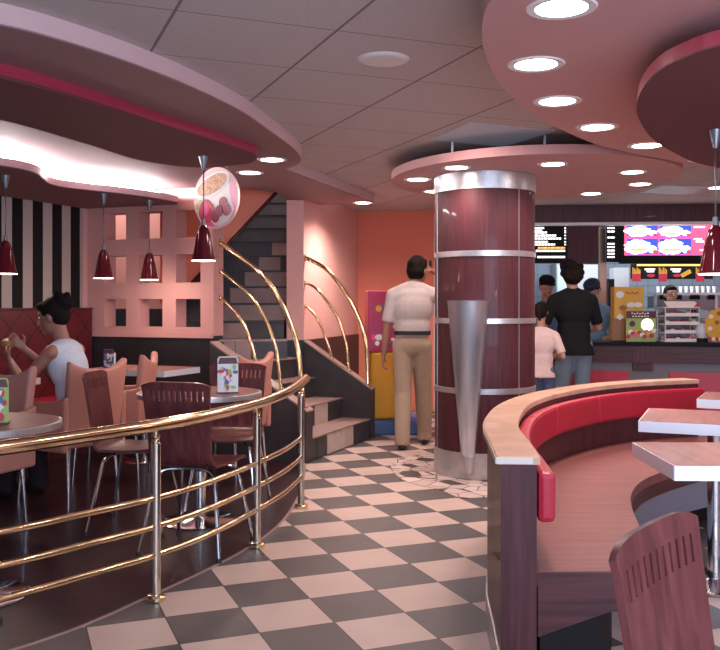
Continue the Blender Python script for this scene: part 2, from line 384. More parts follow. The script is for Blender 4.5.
# lattice wall with nine square openings; local frame u along wall, w depth, z
LO = Vector((-2.50, 8.10)); LU = Vector((.925, -.38)).normalized(); LW = Vector((.38, .925)).normalized()
def lat(u, w, z=0): p = LO+LU*u+LW*w; return (p.x, p.y, z)
def upx(x, w=0):   # u at which the ray of column x meets the lattice front
    r = (x-360)/F; o = LO+LW*w
    return (r*o.y-o.x)/(LU.x-r*LU.y)
def lbox(mb, u0, u1, w0, w1, z0, z1):
    mb.prism([lat(u0, w0)[:2], lat(u1, w0)[:2], lat(u1, w1)[:2], lat(u0, w1)[:2]], z0, z1)
ucols = [(upx(104.5), upx(126)), (upx(138.5), upx(162.5)), (upx(176), upx(200.5))]
uend = upx(213.5)
def zpx(y, x): p = LO+LU*upx(x); return EYE+(305-y)*p.y/F
zr = [(zpx(327, 150), zpx(299, 150)), (zpx(283, 150), zpx(255, 150)), (zpx(238.5, 150), zpx(211.5, 150))]
T = .16
mb = MB()
us = [0]+[u for c in ucols for u in c]+[uend]
zs = [.975]+[z for c in zr for z in c]+[2.262]
for i in range(len(us)-1):
    for j in range(len(zs)-1):
        if i % 2 == 1 and j % 2 == 1: continue
        lbox(mb, us[i], us[i+1], 0, T, zs[j], zs[j+1])
bmesh.ops.remove_doubles(mb.bm, verts=mb.bm.verts[:], dist=1e-5)
struct('wall_lattice', mb, 'latp', 'pink partition with nine square openings')
mb = MB(); lbox(mb, -.02, uend+.0, -.03, 0, .955, 1.0); struct('trim_4', mb, 'latp', 'ledge under the pink partition')
mb = MB(); lbox(mb, -.02, uend-.03, -.012, T-.02, 0, .955); struct('wall_wainscot', mb, 'wains', 'charcoal lower wall under the pink partition')

# corridor wall seen through the openings, diagonal wall over the stairs
struct('wall_corridor', MB().prism([(-3.6, 9.3), (-1.80, 9.3), (-1.80, 9.4), (-3.6, 9.4)], 1.20, 3.4), 'pinkw')
struct('wall_corridor', MB().prism([(-3.6, 9.28), (-1.80, 9.28), (-1.80, 9.4), (-3.6, 9.4)], 0, 1.20), 'wains')
Yd = 8.42
def pd(x, y): p = at(x, y, Yd); return (p.x, p.y, p.z)
struct('wall_stair', MB().extr([pd(172, 303), pd(190, 284), pd(279, 189), pd(279, 160), (pd(279, 160)[0], Yd, 2.9), (pd(160, 160)[0], Yd, 2.9), pd(160, 303)], (0, .06, 0)), 'orange', 'orange wall cut diagonally above the stairs')
struct('trim_5', MB().tube([Vector(pd(176, 300))+Vector((0, -.01, 0)), Vector(pd(279.5, 189.5))+Vector((0, -.01, 0))], .018, 8), 'burgd', 'dark edging along the diagonal wall')
struct('wall_stairwell', MB().prism([(-3.6, 11.6), (.2, 11.6), (.2, 11.7), (-3.6, 11.7)], 0, 3.5), 'wains')
struct('wall_corridor', MB().prism([(-3.66, 7.9), (-3.6, 7.9), (-3.6, 11.7), (-3.66, 11.7)], 0, 3.5), 'pinkw')
struct('wall_stairwell', MB().prism([(-1.86, 8.5), (-1.80, 8.5), (-1.80, 11.6), (-1.86, 11.6)], 1.0, 3.5), 'wains')
struct('ceiling', MB().prism([(-3.6, 8.5), (.2, 8.5), (.2, 11.7), (-3.6, 11.7)], 3.4, 3.46), 'wains', 'dark ceiling over the stairwell')
# pier and lit pink wall, orange wall
struct('wall_pier', MB().prism([(-.712, 8.60), (-.547, 8.60), (-.02, 10.42), (-.15, 10.50), (-.66, 8.80), (-.712, 8.72)], .90, 2.34), 'pinkw', 'pink pier and wall beside the stairs')
struct('wall_pier', MB().prism([(-.718, 8.59), (-.541, 8.59), (-.012, 10.41), (-.15, 10.50), (-.66, 8.80), (-.718, 8.72)], 0, .90), 'wains', 'dark base of the pier')
struct('wall_orange', MB().prism([(-.05, 10.41), (.90, 10.30), (.90, 10.40), (-.05, 10.5)], 0, 2.34), 'orange', 'orange wall behind the man')
struct('trim_6', MB().prism([(.855, 10.26), (.89, 10.26), (.89, 10.31), (.855, 10.31)], 0, 2.3), 'white', 'pale vertical edge of the orange wall')
struct('wall_orange', MB().prism([(.90, 10.30), (1.75, 10.3), (1.75, 10.4), (.90, 10.4)], 0, 2.34), 'orange')
# kitchen back wall
struct('wall_kitchen', MB().prism([(1.75, 12.0), (4.9, 12.0), (4.9, 12.1), (1.75, 12.1)], 0, 2.34), 'bluet', 'blue grey tiled kitchen wall')
struct('wall_kitchen', MB().prism([(1.70, 10.3), (1.76, 10.3), (1.76, 12.1), (1.70, 12.1)], 0, 2.34), 'bluet')

# ================================================================== COLUMN
cx, cy, cr = .929, 6.61, .369
t = thing('column', 'large round burgundy column with brushed steel bands standing on the tiled floor', 'column', (cx, cy, 0))
MB().lathe([(cr, 0.003), (cr, 2.188)], n=64).build('shaft', 'burg', t)
for z0, z1, nm in ((0.0035, .191, 'base_band'), (.606, .648, 'steel_band'), (1.106, 1.145, 'steel_band'), (1.585, 1.627, 'steel_band'), (2.064, 2.189, 'top_band')):
    MB().lathe([(cr+.001, z0), (cr+.007, z0+.002), (cr+.007, z1-.002), (cr+.001, z1)], n=64, cap=False).build(nm, 'steel', t)
mb = MB()
for a in (-2.9, -1.0, .2, 1.7): mb.box((math.cos(a)*(cr+.002), math.sin(a)*(cr+.002), 1.13), (.006, .006, 1.87), a)
mb.build('seam', 'steel', t)
ux = .929-.158; 
t = thing('cone_sconce', 'tall tapered steel cone fixed to the front of the burgundy column', 'sconce', (ux, 6.262, 0))
mb = MB(); n = 24
rings = []
for r, z in ((.050, .17), (.056, .18), (.149, 1.262), (.152, 1.272), (.146, 1.272), (.140, 1.262)):
    rings.append([mb.bm.verts.new((r*math.cos(PI+PI*k/n*1.0), .03+r*1.0*math.sin(PI+PI*k/n), z)) for k in range(n+1)])
for a, b in zip(rings, rings[1:]):
    for k in range(n): mb._f([a[k], a[k+1], b[k+1], b[k]], True)
mb._f(rings[0]); mb._f([rings[-1][k] for k in range(n+1)][::-1]); mb.build('cone', 'cone', t)
MB().cyl((0, .0, .05), (0, .0, .17), .035, .045).build('foot', 'steel', t)

# ================================================================== STAIRCASE
t = thing('staircase', 'dark tiled staircase with beige treads turning up behind the pink partition', 'staircase', (0, 0, 0))
dd = Vector((.37, .93)).normalized(); nn = Vector((-.93, .37)).normalized()
O = Vector((-.432, 6.95))
fr = [((-.432, 6.95), (.08, 8.23)), ((-.69, 7.06), (-.18, 8.33)), ((-.93, 7.20), (-.44, 8.45)), ((-1.10, 7.55), (-.62, 8.42)), ((-1.35, 8.12), (-.68, 8.28))]
zt = [.185, .37, .555, .74, .914]
back = [(-.62, 8.52), (-.72, 8.56), (-1.78, 8.56), (-1.60, 8.10), (-1.18, 7.95), (-1.12, 7.60)]
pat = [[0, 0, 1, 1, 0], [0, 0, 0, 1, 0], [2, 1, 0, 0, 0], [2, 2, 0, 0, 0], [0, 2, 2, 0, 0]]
for k, ((a, b), z) in enumerate(zip(fr, zt)):
    a, b = Vector(a), Vector(b)
    bk = back if k < 3 else (back[1:4]+[(-1.2, 8.0)] if k == 3 else back[1:4])
    if k == 4: bk = [(-.72, 8.56), (-1.78, 8.56), (-1.60, 8.14)]
    z0 = 0.004 if k == 0 else zt[k-1]
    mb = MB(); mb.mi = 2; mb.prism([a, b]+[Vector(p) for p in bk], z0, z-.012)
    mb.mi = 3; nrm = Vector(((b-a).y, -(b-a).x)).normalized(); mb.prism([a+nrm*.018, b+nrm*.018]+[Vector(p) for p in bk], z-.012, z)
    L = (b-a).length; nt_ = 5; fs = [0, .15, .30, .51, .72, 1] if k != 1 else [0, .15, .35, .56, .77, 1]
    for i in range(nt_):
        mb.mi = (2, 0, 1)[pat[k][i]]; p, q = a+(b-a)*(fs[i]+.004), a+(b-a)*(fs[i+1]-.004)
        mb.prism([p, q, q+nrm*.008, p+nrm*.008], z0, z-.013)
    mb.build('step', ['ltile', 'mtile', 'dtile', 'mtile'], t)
for k in range(10):
    y0 = 8.5+.25*k; z0 = .914+.172*k; mb = MB(); mb.mi = 1
    xr = -.735 if k < 2 else min(-.68+(y0-8.8)*.3, -.25)
    mb.box(((-1.79+xr)/2, y0+.17, z0+.086-.006), (1.79+xr, .30, .160)); mb.mi = 0
    mb.mi = 1; mb.box(((-1.79+xr)/2, y0+.155, z0+.166), (1.79+xr, .33, .012))
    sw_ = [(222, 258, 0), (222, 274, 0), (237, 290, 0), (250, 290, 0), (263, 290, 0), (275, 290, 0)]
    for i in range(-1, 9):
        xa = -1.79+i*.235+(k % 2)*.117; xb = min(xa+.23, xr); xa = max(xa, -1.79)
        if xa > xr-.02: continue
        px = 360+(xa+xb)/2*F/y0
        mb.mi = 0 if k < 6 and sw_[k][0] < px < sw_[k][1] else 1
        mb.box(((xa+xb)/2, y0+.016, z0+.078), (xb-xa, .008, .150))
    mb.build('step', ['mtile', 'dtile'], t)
def stringer(d0_, d1_, z_end, slope, Lm, nm):
    pr = []
    base = O+dd*d0_
    P = lambda L, z: (base.x+nn.x*L, base.y+nn.y*L, z)
    e = dd*(d1_-d0_)
    MB().extr([P(-.02, .004), P(-.02, z_end), P(Lm, z_end+slope*Lm), P(Lm, .004)], (e.x, e.y, 0)).build(nm, 'dtile', t)
    MB().extr([P(-.03, z_end), P(-.03, z_end+.014), P(Lm, z_end+slope*Lm+.014), P(Lm, z_end+slope*Lm)], (e.x, e.y, 0)).build('coping', 'mtile', t)
stringer(-.03, .10, .40, .63, .84, 'side_wall')
stringer(1.385, 1.50, .45, .66, .66, 'side_wall')
def strz(L, right=False): return (.45+.66*L if right else .40+.63*L)+.015

def rail(px, Y0, end, lab, r):
    n = len(px); pts = []
    for i, (x, y) in enumerate(px):
        f = i/(n-1); pts.append(at(x, y, Y0*(1-f)+end[1]*f))
    pts[-1] = Vector(end)
    r_ = thing('stair_handrail', lab, 'handrail', pts[-1])
    o = pts[-1]; loc = [p-o for p in pts]
    MB().tube(loc, r, 12, 6).build('bar', 'brass', r_)
    MB().lathe([(r*2.0, 0), (r*2.0, .008), (r*1.1, .012)], (0, 0, 0)).build('flange', 'brass', r_)
    dr = (loc[1]-loc[0]).normalized(); R = Vector((1, 0, 0)).to_track_quat('Z', 'Y').to_matrix()
    MB().lathe([(r*1.9, -.012), (r*1.9, -.004), (r*1.2, 0)], loc[0], rot=R).build('flange', 'brass', r_)
def pe(L, d, right=False): p = O+nn*L+dd*d; return (p.x, p.y, strz(L, right))
rail([(221, 243), (235.5, 253), (249, 263), (260.5, 273), (277, 295), (291, 325.5), (298, 350), (301, 378), (302, 403)], 7.50, pe(.03, .03), 'thick curved brass handrail, topmost of the three left of the stairs', .021)
rail([(221, 271), (235.5, 282.5), (252, 298), (266, 320), (273, 338), (277, 353), (279.5, 385)], 7.50, pe(.22, .03), 'middle of the three curved brass rails left of the stairs', .014)
rail([(221, 298), (235.5, 311.7), (245, 328), (251, 343), (255, 368)], 7.50, pe(.42, .03), 'lowest and shortest curved brass rail left of the stairs', .013)
rail([(306, 258), (318, 264), (327, 270), (337, 281), (346.7, 295), (358, 317), (364, 334), (367, 352), (368, 385)], 8.64, pe(.03, 1.44, True), 'thick curved brass handrail, topmost of the three right of the stairs', .021)
rail([(306, 283), (314, 287), (322, 295), (335.6, 314), (342, 330), (346.7, 347), (348.6, 373)], 8.64, pe(.22, 1.44, True), 'middle of the three curved brass rails right of the stairs', .014)
rail([(306, 306), (316, 317), (324, 334), (329, 348), (331, 360)], 8.64, pe(.40, 1.44, True), 'lowest and shortest curved brass rail right of the stairs', .013)

# ================================================================== BRASS RAILING
t = thing('brass_railing', 'curved polished brass railing between the lounge and the checkered aisle', 'railing', (0, 0, 0))
rp = [(-1.95, 2.5), (-1.62, 2.82), (-1.284, 3.16), (-1.07, 3.43), (-.857, 3.72), (-.68, 4.08), (-.528, 4.54), (-.42, 4.97), (-.36, 5.41), (-.342, 5.60)]
zz = [.73, .73, .73, .733, .735, .735, .735, .745, .765, .775]
MB().tube([(x, y, z) for (x, y), z in zip(rp, zz)], .0275, 16, 6).build('handrail', 'brass', t)
for z in (.43, .31, .19):
    MB().tube([(x, y, z) for (x, y) in rp[:-1]], .0135, 12, 6).build('lower_rail', 'brass', t)
for (x, y, z) in ((-1.62, 2.82, .73), (-.857, 3.72, .735), (-.528, 4.54, .735), (-.36, 5.41, .765)):
    p = MB().lathe([(.021, 0.004), (.021, z-.075), (.017, z-.07), (.017, z-.06), (.012, z-.055), (.012, z-.02)], (x, y, 0), 20).build('post', 'palebrass', t)
    MB().lathe([(.042, .004), (.042, .018), (.036, .024), (.022, .026)], (x, y, 0)).build('foot_flange', 'brass', p)
    MB().lathe([(.014, z-.058), (.019, z-.05), (.019, z-.043), (.012, z-.038)], (x, y, 0)).build('collar', 'brass', p)

# ================================================================== CHAIRS
def make_shell(w=.37):
    bm = bmesh.new(); ns = 11
    us = [-1.0, -.93]
    for k in range(ns):
        c = -.80+1.6*k/(ns-1); us += [c-.027, c+.027]
    us += [.93, 1.0]
    prof = [(-.250, .865), (-.247, .845), (-.243, .822), (-.236, .772), (-.225, .70), (-.213, .62), (-.203, .55), (-.195, .50), (-.180, .468), (-.150, .448), (-.10, .438), (-.02, .434), (.06, .438), (.13, .445), (.18, .442), (.205, .430)]
    G = []
    for i, (y, z) in enumerate(prof):
        row = []
        for u in us:
            hw = w/2*(1 if i < 2 else (.99-.10*min(1, (i-1)/6) if i < 8 else .89+.16*min(1, (i-7)/4)))
            bend = .013*(u*u) if i < 7 else (.013*u*u*(9-i)/3 if i < 9 else 0)
            zz_ = z-(.018*abs(u)**6 if i == 0 else 0)+(.012*u*u if i > 9 else 0)
            yy = y+bend
            if i >= 14: yy -= .03*abs(u)**4
            row.append(bm.verts.new((u*hw*(.97 if i == 0 else 1), yy, zz_)))
        G.append(row)
    for i in range(len(prof)-1):
        for j in range(len(us)-1):
            if i == 2 and 2 <= j < 2+2*ns and j % 2 == 0: continue
            f = bm.faces.new((G[i][j], G[i][j+1], G[i+1][j+1], G[i+1][j])); f.smooth = True
    me = bpy.data.meshes.new('shell'); bm.to_mesh(me); bm.free()
    o = bpy.data.objects.new('shell', me); COL.objects.link(o); me.materials.append(M['shell'])
    s = o.modifiers.new('s', 'SOLIDIFY'); s.thickness = .013; s.offset = 0
    o = bake(o)
    bm = bmesh.new(); bm.from_mesh(o.data)
    for e in bm.edges:
        if len(e.link_faces) == 2 and e.calc_face_angle(0) > .7: e.smooth = False
    bm.to_mesh(o.data); bm.free(); return o
SG = 'slotted plywood chairs with chrome legs'
def wood_chair(label, loc, rz):
    t = thing('slotted_chair', label, 'chair', loc, rz, SG)
    s = make_shell(); s.parent = t
    MB().box((0, -.0, .424), (.17, .2, .008)).build('mounting_plate', 'dsteel', t)
    for sx in (-1, 1):
        for sy in (-1, 1):
            l = MB().tube([(sx*.02, sy*.06, .415), (sx*.11, sy*.10, .415), (sx*.15, sy*.125, .395), (sx*.165, sy*.14, .35), (sx*.215, sy*.205, .012)], .0095, 10, 4).build('leg', 'chrome', t)
            MB().lathe([(.013, 0), (.013, .012), (.010, .022)], (sx*.215, sy*.206, 0), 10).build('foot_cap', 'rubber', l)
    return t
# local +y = facing
wc = wood_chair('slotted wooden chair seen from behind, nearest chair beyond the brass railing', (-.825, 4.50, .004), -.28)
dup(wc, 'slotted wooden chair seen side-on, left of the round table with the colourful menu stand', (-1.25, 4.95, .004), -1.62)
dup(wc, 'slotted wooden chair on the far side of the round table, behind the menu stand', (-.80, 5.40, .004), PI-.1)
dup(wc, 'slotted wooden chair whose leg only shows at the left edge, before the front round table', (-1.58, 3.20, .004), .15)
bc = dup(wc, 'slotted wooden chair close up in the lower right corner', (.688, 1.362, 0), -2.26)

def armchair(label, loc, rz):
    t = thing('armchair', label, 'armchair', loc, rz, 'salmon vinyl armchairs')
    # backrest: curved panel with raised horned corners
    bm = bmesh.new(); nu, nv = 14, 8; G = []
    for j in range(nv+1):
        row = []
        for i in range(nu+1):
            u = -1+2*i/nu; v = j/nv
            top = .835+.065*abs(u)**2.2; z = .36+(top-.36)*v
            hw = .235*(.93+.07*v); y = -.235-.05*v+.05*u*u-(.02*abs(u)**3*v)
            row.append(bm.verts.new((u*hw, y, z)))
        G.append(row)
    for j in range(nv):
        for i in range(nu):
            f = bm.faces.new((G[j][i], G[j][i+1], G[j+1][i+1], G[j+1][i])); f.smooth = True
    me = bpy.data.meshes.new('backrest'); bm.to_mesh(me); bm.free(); me.materials.append(M['salmon'])
    o = bpy.data.objects.new('backrest', me); COL.objects.link(o)
    s = o.modifiers.new('s', 'SOLIDIFY'); s.thickness = .05; s.offset = 0
    b = o.modifiers.new('b', 'BEVEL'); b.width = .016; b.segments = 3; b.limit_method = 'ANGLE'; b.angle_limit = .9
    bake(o); o.parent = t
    MB().box((0, .03, .405), (.43, .47, .09)).build('seat', 'salmon', t, bevel=.02)
    for sx in (-1, 1):
        MB().extr([(sx*.215, -.24, .34), (sx*.215, .25, .34), (sx*.215, .26, .60), (sx*.215, .22, .635), (sx*.215, -.10, .645), (sx*.215, -.20, .66), (sx*.215, -.25, .68)], (sx*.045, 0, 0)).build('armrest', 'salmon', t, bevel=.015)
        for sy in (-1, 1):
            MB().cyl((sx*.19, sy*.20, .36), (sx*.205, sy*.225, 0), .013, .009, 12).build('leg', 'chrome', t)
    return t
ac = armchair('salmon armchair in which the woman in the white top sits', (-1.86, 5.66, .004), 1.05)
dup(ac, 'salmon armchair seen side-on in the middle, left of the round table, before the grey-edged table', (-1.76, 6.30, .004), 1.62) 
dup(ac, 'salmon armchair standing behind the slotted chair and menu stand, nearest the stairs', (-.98, 6.42, .004), 1.15)
dup(ac, 'salmon armchair cut off by the left edge, behind the front round table', (-2.13, 4.80, .004), 2.75)

# ================================================================== TABLES
def round_table(label, loc):
    t = thing('round_table', label, 'table', loc, 0, 'round pedestal tables')
    MB().lathe([(.335, .708), (.338, .712), (.338, .738), (.332, .742)], n=56).build('tabletop', 'table', t)
    MB().lathe([(.339, .710), (.352, .712), (.352, .738), (.339, .7405)], n=56, cap=False).build('edge_band', 'steel', t)
    MB().lathe([(.035, .02), (.035, .70), (.09, .708)], n=24).build('pedestal', 'chrome', t)
    MB().lathe([(.22, 0), (.222, .008), (.20, .016), (.05, .024), (.036, .03)], n=40).build('base', 'chrome', t)
    return t
rt = round_table('round dark-topped pedestal table with a menu stand, in the middle of the lounge', (-.916, 5.07, .004))
dup(rt, 'round pedestal table cut off by the left edge, just behind the brass railing', (-1.63, 3.75, .004))
def rect_table(label, ctr, w, d, rz, z=.74):
    t = thing('rectangular_table', label, 'table', (ctr[0], ctr[1], 0), rz, 'rectangular steel-edged tables')
    MB().box((0, 0, z-.021), (w-.008, d-.008, .044)).build('tabletop', 'table', t)
    mb = MB()
    for s in (-1, 1): mb.box((0, s*(d/2-.002), z-.0235), (w, .006, .046)); mb.box((s*(w/2-.002), 0, z-.0235), (.006, d-.01, .046))
    mb.build('edge_band', 'edge', t)
    MB().lathe([(.03, .02), (.03, z-.05), (.08, z-.046)], n=24).build('pedestal', 'chrome', t)
    MB().lathe([(.20, 0.005), (.202, .012), (.18, .02), (.045, .026), (.031, .03)], n=40).build('base', 'chrome', t)
    return t
M['edge'] = mat('brushed_table_edge', (.80, .83, .90), .42, .35)
def rtab(label, corner, ang, w, d):   # corner = front-left
    a = Vector((math.cos(ang), math.sin(ang))); b = Vector((-a.y, a.x)); c = Vector(corner)+a*w/2+b*d/2
    return rect_table(label, c, w, d, ang)
rtab('rectangular steel-edged table nearest the viewer at the right edge', (.978, 2.755), -.03, 1.05, .475)
rtab('steel-edged table at the right edge behind the nearest one, in front of the curved bench', (1.20, 3.82), -.40, .60, .52)
rtab('steel-edged table at the right edge, farthest of the three by the curved bench', (1.79, 4.71), -.48, .80, .45)
rect_table('steel-edged rectangular table behind the salmon armchairs, before the dark wainscot', (-1.72, 7.06), .72, .50, -.38)
rect_table('table at the left edge where the woman in the white top eats', (-2.58, 5.95), .56, .6, -.38)

# menu holders: triangular stands with a printed card
M['cardg'] = mat('green_print', (.35, .45, .12), .5); M['cardw'] = mat('white_print', (.75, .76, .74), .5)
M['cardr'] = mat('red_print', (.55, .03, .06), .5); M['cardb'] = mat('blue_print', (.06, .14, .38), .5)
M['cardd'] = mat('maroon_print', (.10, .02, .035), .5); M['cardp'] = mat('pink_print', (.85, .10, .30), .5)
M['cardbr'] = mat('brown_print', (.30, .13, .05), .5); M['cream'] = mat('cream_print', (.85, .78, .70), .5)
def blob(mb, cx_, cz, rx, rz_, y=-.001, n=16, ph=0, th=.0015):
    mb.extr([(cx_+rx*math.cos(ph+2*PI*k/n), y, cz+rz_*math.sin(ph+2*PI*k/n)) for k in range(n)], (0, -th, 0))
def menu_stand(label, loc, rz, w, h, cols, sc=1):
    t = thing('menu_stand', label, 'menu stand', loc, rz, 'menu stands on tables')
    MB().extr([(-w/2, 0, .004), (w/2, 0, .004), (w/2, 0, h*.92), (w*.42, 0, h), (-w*.42, 0, h), (-w/2, 0, h*.94)], (0, .004, 0)).build('card', cols[0], t)
    MB().box((0, .03, .003), (w*1.02, .075, .006)).build('foot', 'cardd', t)
    MB().extr([(-w*.48, .004, .006), (w*.48, .004, .006), (w*.42, .05, .006), (-w*.42, .05, .006)], (0, 0, h*.75)).build('holder', 'cardw', t)
    random.seed(int(abs(loc[0])*1000)); 
    MB().extr([(-w*.48, -.0005, h*.80), (w*.48, -.0005, h*.80), (w*.40, -.0005, h*.97), (-w*.40, -.0005, h*.97)], (0, -.001, 0)).build('heading', cols[1], t)
    for i in range(26):
        mb = MB(); a, b = (random.random()-.5)*w*.74, h*(.10+.64*random.random())
        blob(mb, a, b, w*(.08+.11*random.random()), h*(.04+.06*random.random()), -.001-.00025*i, random.choice((3, 4, 5, 9)), random.random()*6)
        mb.build('picture', cols[2+i % (len(cols)-2)], t)
    return t
menu_stand('colourful folded menu stand on the round table in the middle of the lounge', (-.738, 4.95, .7475), .25, .115, .205, ['cardw', 'cardd', 'cardg', 'cardr', 'cardb', 'cardw'])
menu_stand('green and red menu card on the round table at the left edge', (-1.505, 3.66, .7475), .3, .10, .19, ['cardg', 'cardd', 'cardr', 'cardw', 'cardr', 'cardb'])
menu_stand('small blue card standing on the table behind the woman in white', (-1.98, 6.98, .742), -.2, .085, .15, ['cardb', 'cardd', 'cream', 'cardbr', 'cardw'])

# ================================================================== BOOTH AT THE LEFT
# local x along the striped wall (towards camera), local z up
bt = thing('booth', 'dark red quilted booth along the black and cream striped wall', 'booth', (*sw(.0), 0), math.atan2(-.925, -.38))
MB().box((1.6, .062, .80), (3.1, .08, .80)).build('backrest', 'quilt', bt, bevel=.01)
MB().box((1.6, .062, 1.208), (3.1, .09, .016)).build('top_rail', 'burgd', bt)
MB().box((1.6, .31, .42), (3.1, .42, .10)).build('seat', 'red', bt, bevel=.02)
MB().box((1.6, .29, .188), (3.1, .36, .365)).build('base', 'burgd', bt)

wood('bench_wood', (.055, .017, .018), (.115, .034, .034), .4, (50, 50, 3), .1); M['benchw'] = MATS['bench_wood']
# ================================================================== CURVED BENCH
out_ = smooth2([(.445, 2.80), (.470, 3.10), (.500, 3.48), (.565, 3.83), (.675, 4.24), (.82, 4.60), (1.02, 4.94), (1.33, 5.32), (1.69, 5.60), (2.13, 5.80)], 5)
inn = offset(out_, -.112)
t = thing('curved_bench', 'curved bench with red padded back and tan wooden top, facing the tables at right', 'bench', (0, 0, 0))
MB().band(out_, inn, .12, .735).build('back_panel', 'burgd', t)
MB().band(offset(out_, .014), offset(out_, -.124), .735, .762).build('top_ledge', 'cap', t, bevel=.004)
MB().band(offset(out_, .0175), offset(out_, .0152), .738, .759).build('ledge_edge', 'capedge', t)
MB().box((.497, 2.797, .7485), (.135, .006, .021), -.05).build('ledge_edge', 'capedge', t)
MB().band(offset(out_, .006), offset(inn, -.006), 0.004, .12).build('plinth', 'steel', t)
N_ = len(inn); cuts = [0, 11, 20, 27, 34, N_-1]
for a, b in zip(cuts, cuts[1:]):
    seg = inn[a:b+1]
    mb = MB().band(offset(seg, -.003), offset(seg, -.060), .552, .712); mb.build('back_cushion', 'red', t, bevel=.018)
si = smooth2([(.86, 2.80), (.95, 3.02), (1.05, 3.32), (1.115, 3.62), (1.20, 3.92), (1.34, 4.22), (1.54, 4.48), (1.80, 4.74), (2.02, 4.92), (2.28, 5.12)], 5)
MB().band(offset(inn, -.001), si, .355, .400).build('seat', 'seat', t)
sb0 = offset(inn, -.01); sb1 = offset(si, .10)
MB().band(sb0[3:], sb1[3:], .12, .355).build('seat_base', 'greyp2', t) if False else None
M['bluep'] = mat('daylit_steel_panel', (.30, .34, .42), .35, .4)  # steel with the blue of daylight mixed into its base colour
MB().band(sb0[:9], sb1[:9], .004, .30).build('recess_shade', 'black', t)  # solid black block painting the shade of the recess under the seat end
MB().band(sb0[8:], sb1[8:], .10, .354).build('seat_base', 'bluep', t)
MB().band(offset(si, -.001), offset(si, .014), .29, .3545).build('seat_apron', 'burgd', t)
MB().band(offset(sb0[4:], -.01), offset(sb1[4:], .06), .004, .10).build('toe_kick', 'black', t)
MB().extr([(.560, 2.802, .398), (.86, 2.802, .398), (.86, 2.802, .300), (.560, 2.802, .195)], (0, -.014, 0)).build('end_panel', 'burgh', t)
mb = MB(); mb.tube([(.447, 2.85, .42), (.456, 3.00, .40), (.466, 3.12, .36)], .0015, 6, 3)
mb.build('joint', 'black', t)

# ================================================================== COUNTER
def ctr(X): return 8.9-.30*(X-2.40)
t = thing('service_counter', 'long burgundy service counter with dark top at the back right', 'counter', (0, 0, 0))
A, B = 1.2, 4.88
def cb(name, x0, x1, y0, y1, z0, z1, m, **k):
    MB().prism([(x0, ctr(x0)+y0), (x1, ctr(x1)+y0), (x1, ctr(x1)+y1), (x0, ctr(x0)+y1)], z0, z1).build(name, m, t, **k)
cb('worktop', A, B, -.03, .50, .835, .872, 'black', bevel=.006)
cb('body', A, B, .05, .47, .0, .834, 'greyp')
cb('fascia', A, B, .0, .049, .665, .834, 'burgh')
cb('plinth', A, B, .02, .049, 0, .12, 'dsteel')
for x0, x1 in ((1.25, 2.68), (3.05, 4.85)): cb('red_panel', x0, x1, .02, .049, .12, .58, 'red')
cb('fascia_joint', 2.72, 2.90, -.004, -.0005, .665, .834, 'burgd')
cb('vent_panel', 2.72, 2.90, .02, .049, .585, .663, 'burgd')

# beam, menu boards
struct('trim_7', MB().prism([(1.0, 9.86), (4.9, 9.50), (4.9, 9.62), (1.0, 9.98)], 2.145, 2.34), 'burgd', 'burgundy beam over the menu boards')
struct('trim_8', MB().prism([(1.0, 9.845), (4.9, 9.485), (4.9, 9.62), (1.0, 9.98)], 2.115, 2.145), 'white', 'bright strip under the beam')
M['litw'] = mat('lit_white', (.9, .9, .9), .5, emis=(1, .98, .96), es=1.8); M['lito'] = mat('lit_orange', (.9, .5, .1), .5, emis=(1, .5, .12), es=.9)
M['litp'] = mat('lit_pink', (.8, .05, .2), .5, emis=(1, .10, .22), es=1.1); M['litb'] = mat('lit_blue', (.05, .1, .6), .5, emis=(.05, .10, .55), es=.8)
M['litg'] = mat('lit_green', (.3, .4, .1), .5, emis=(.35, .4, .15), es=.8); M['litr'] = mat('lit_red', (.7, .05, .05), .5, emis=(.9, .08, .08), es=.8)
M['litbr'] = mat('lit_bun', (.7, .4, .2), .5, emis=(.85, .55, .32), es=.9)
M['litcream'] = mat('lit_cream', (.9, .8, .6), .5, emis=(1, .86, .70), es=1.25)
YB = 9.80
def pxl(mb, x0, x1, y0, y1, Y, th=.004):
    a, b = at(x0, y0, Y), at(x1, y1, Y)
    mb.box(((a.x+b.x)/2, Y+th/2, (a.z+b.z)/2), (abs(b.x-a.x), th, abs(a.z-b.z))); return mb
def pblob(mb, x, y, rx, ry, Y, n=14, th=.003):
    c = at(x, y, Y); mb.extr([(c.x+rx*Y/F*math.cos(2*PI*k/n), Y, c.z+ry*Y/F*math.sin(2*PI*k/n)) for k in range(n)], (0, th, 0))
# black board with lines of white and orange writing
t = thing('menu_board', 'black menu board with white lines and one orange line, left over the counter', 'menu board')
pxl(MB(), 505, 567, 225.5, 263, YB, .06).build('panel', 'black', t)
rows = [(228, 535, 544), (230.5, 535, 542), (232.5, 535, 547), (235.5, 535, 556), (238.5, 535, 561), (241.8, 535, 548), (244.5, 535, 555)]
for y, a, b in rows:
    mb = MB(); x = a
    while x < b:
        l = 1.2+random.random()*3; pxl(mb, x, min(x+l, b), y-.8, y+.8, YB-.005); x += l+.6
    pxl(mb, 564.5, 566, y-.5, y+.5, YB-.005); mb.build('text_line', 'litw', t)
for y, a, b, m in ((247.8, 538, 565, 'lito'), (250.8, 536, 565, 'litw'), (257, 537.5, 565, 'litw')):
    mb = MB(); x = a
    while x < b:
        l = 1.5+random.random()*3; pxl(mb, x, min(x+l, b), y-.9, y+.9, YB-.005); x += l+.6
    mb.build('text_line', m, t)
t = thing('menu_board', 'narrow black menu board with short white lines, just left of the lit burger board', 'menu board')
pxl(MB(), 606.5, 620.5, 225, 262, YB, .06).build('panel', 'black', t)
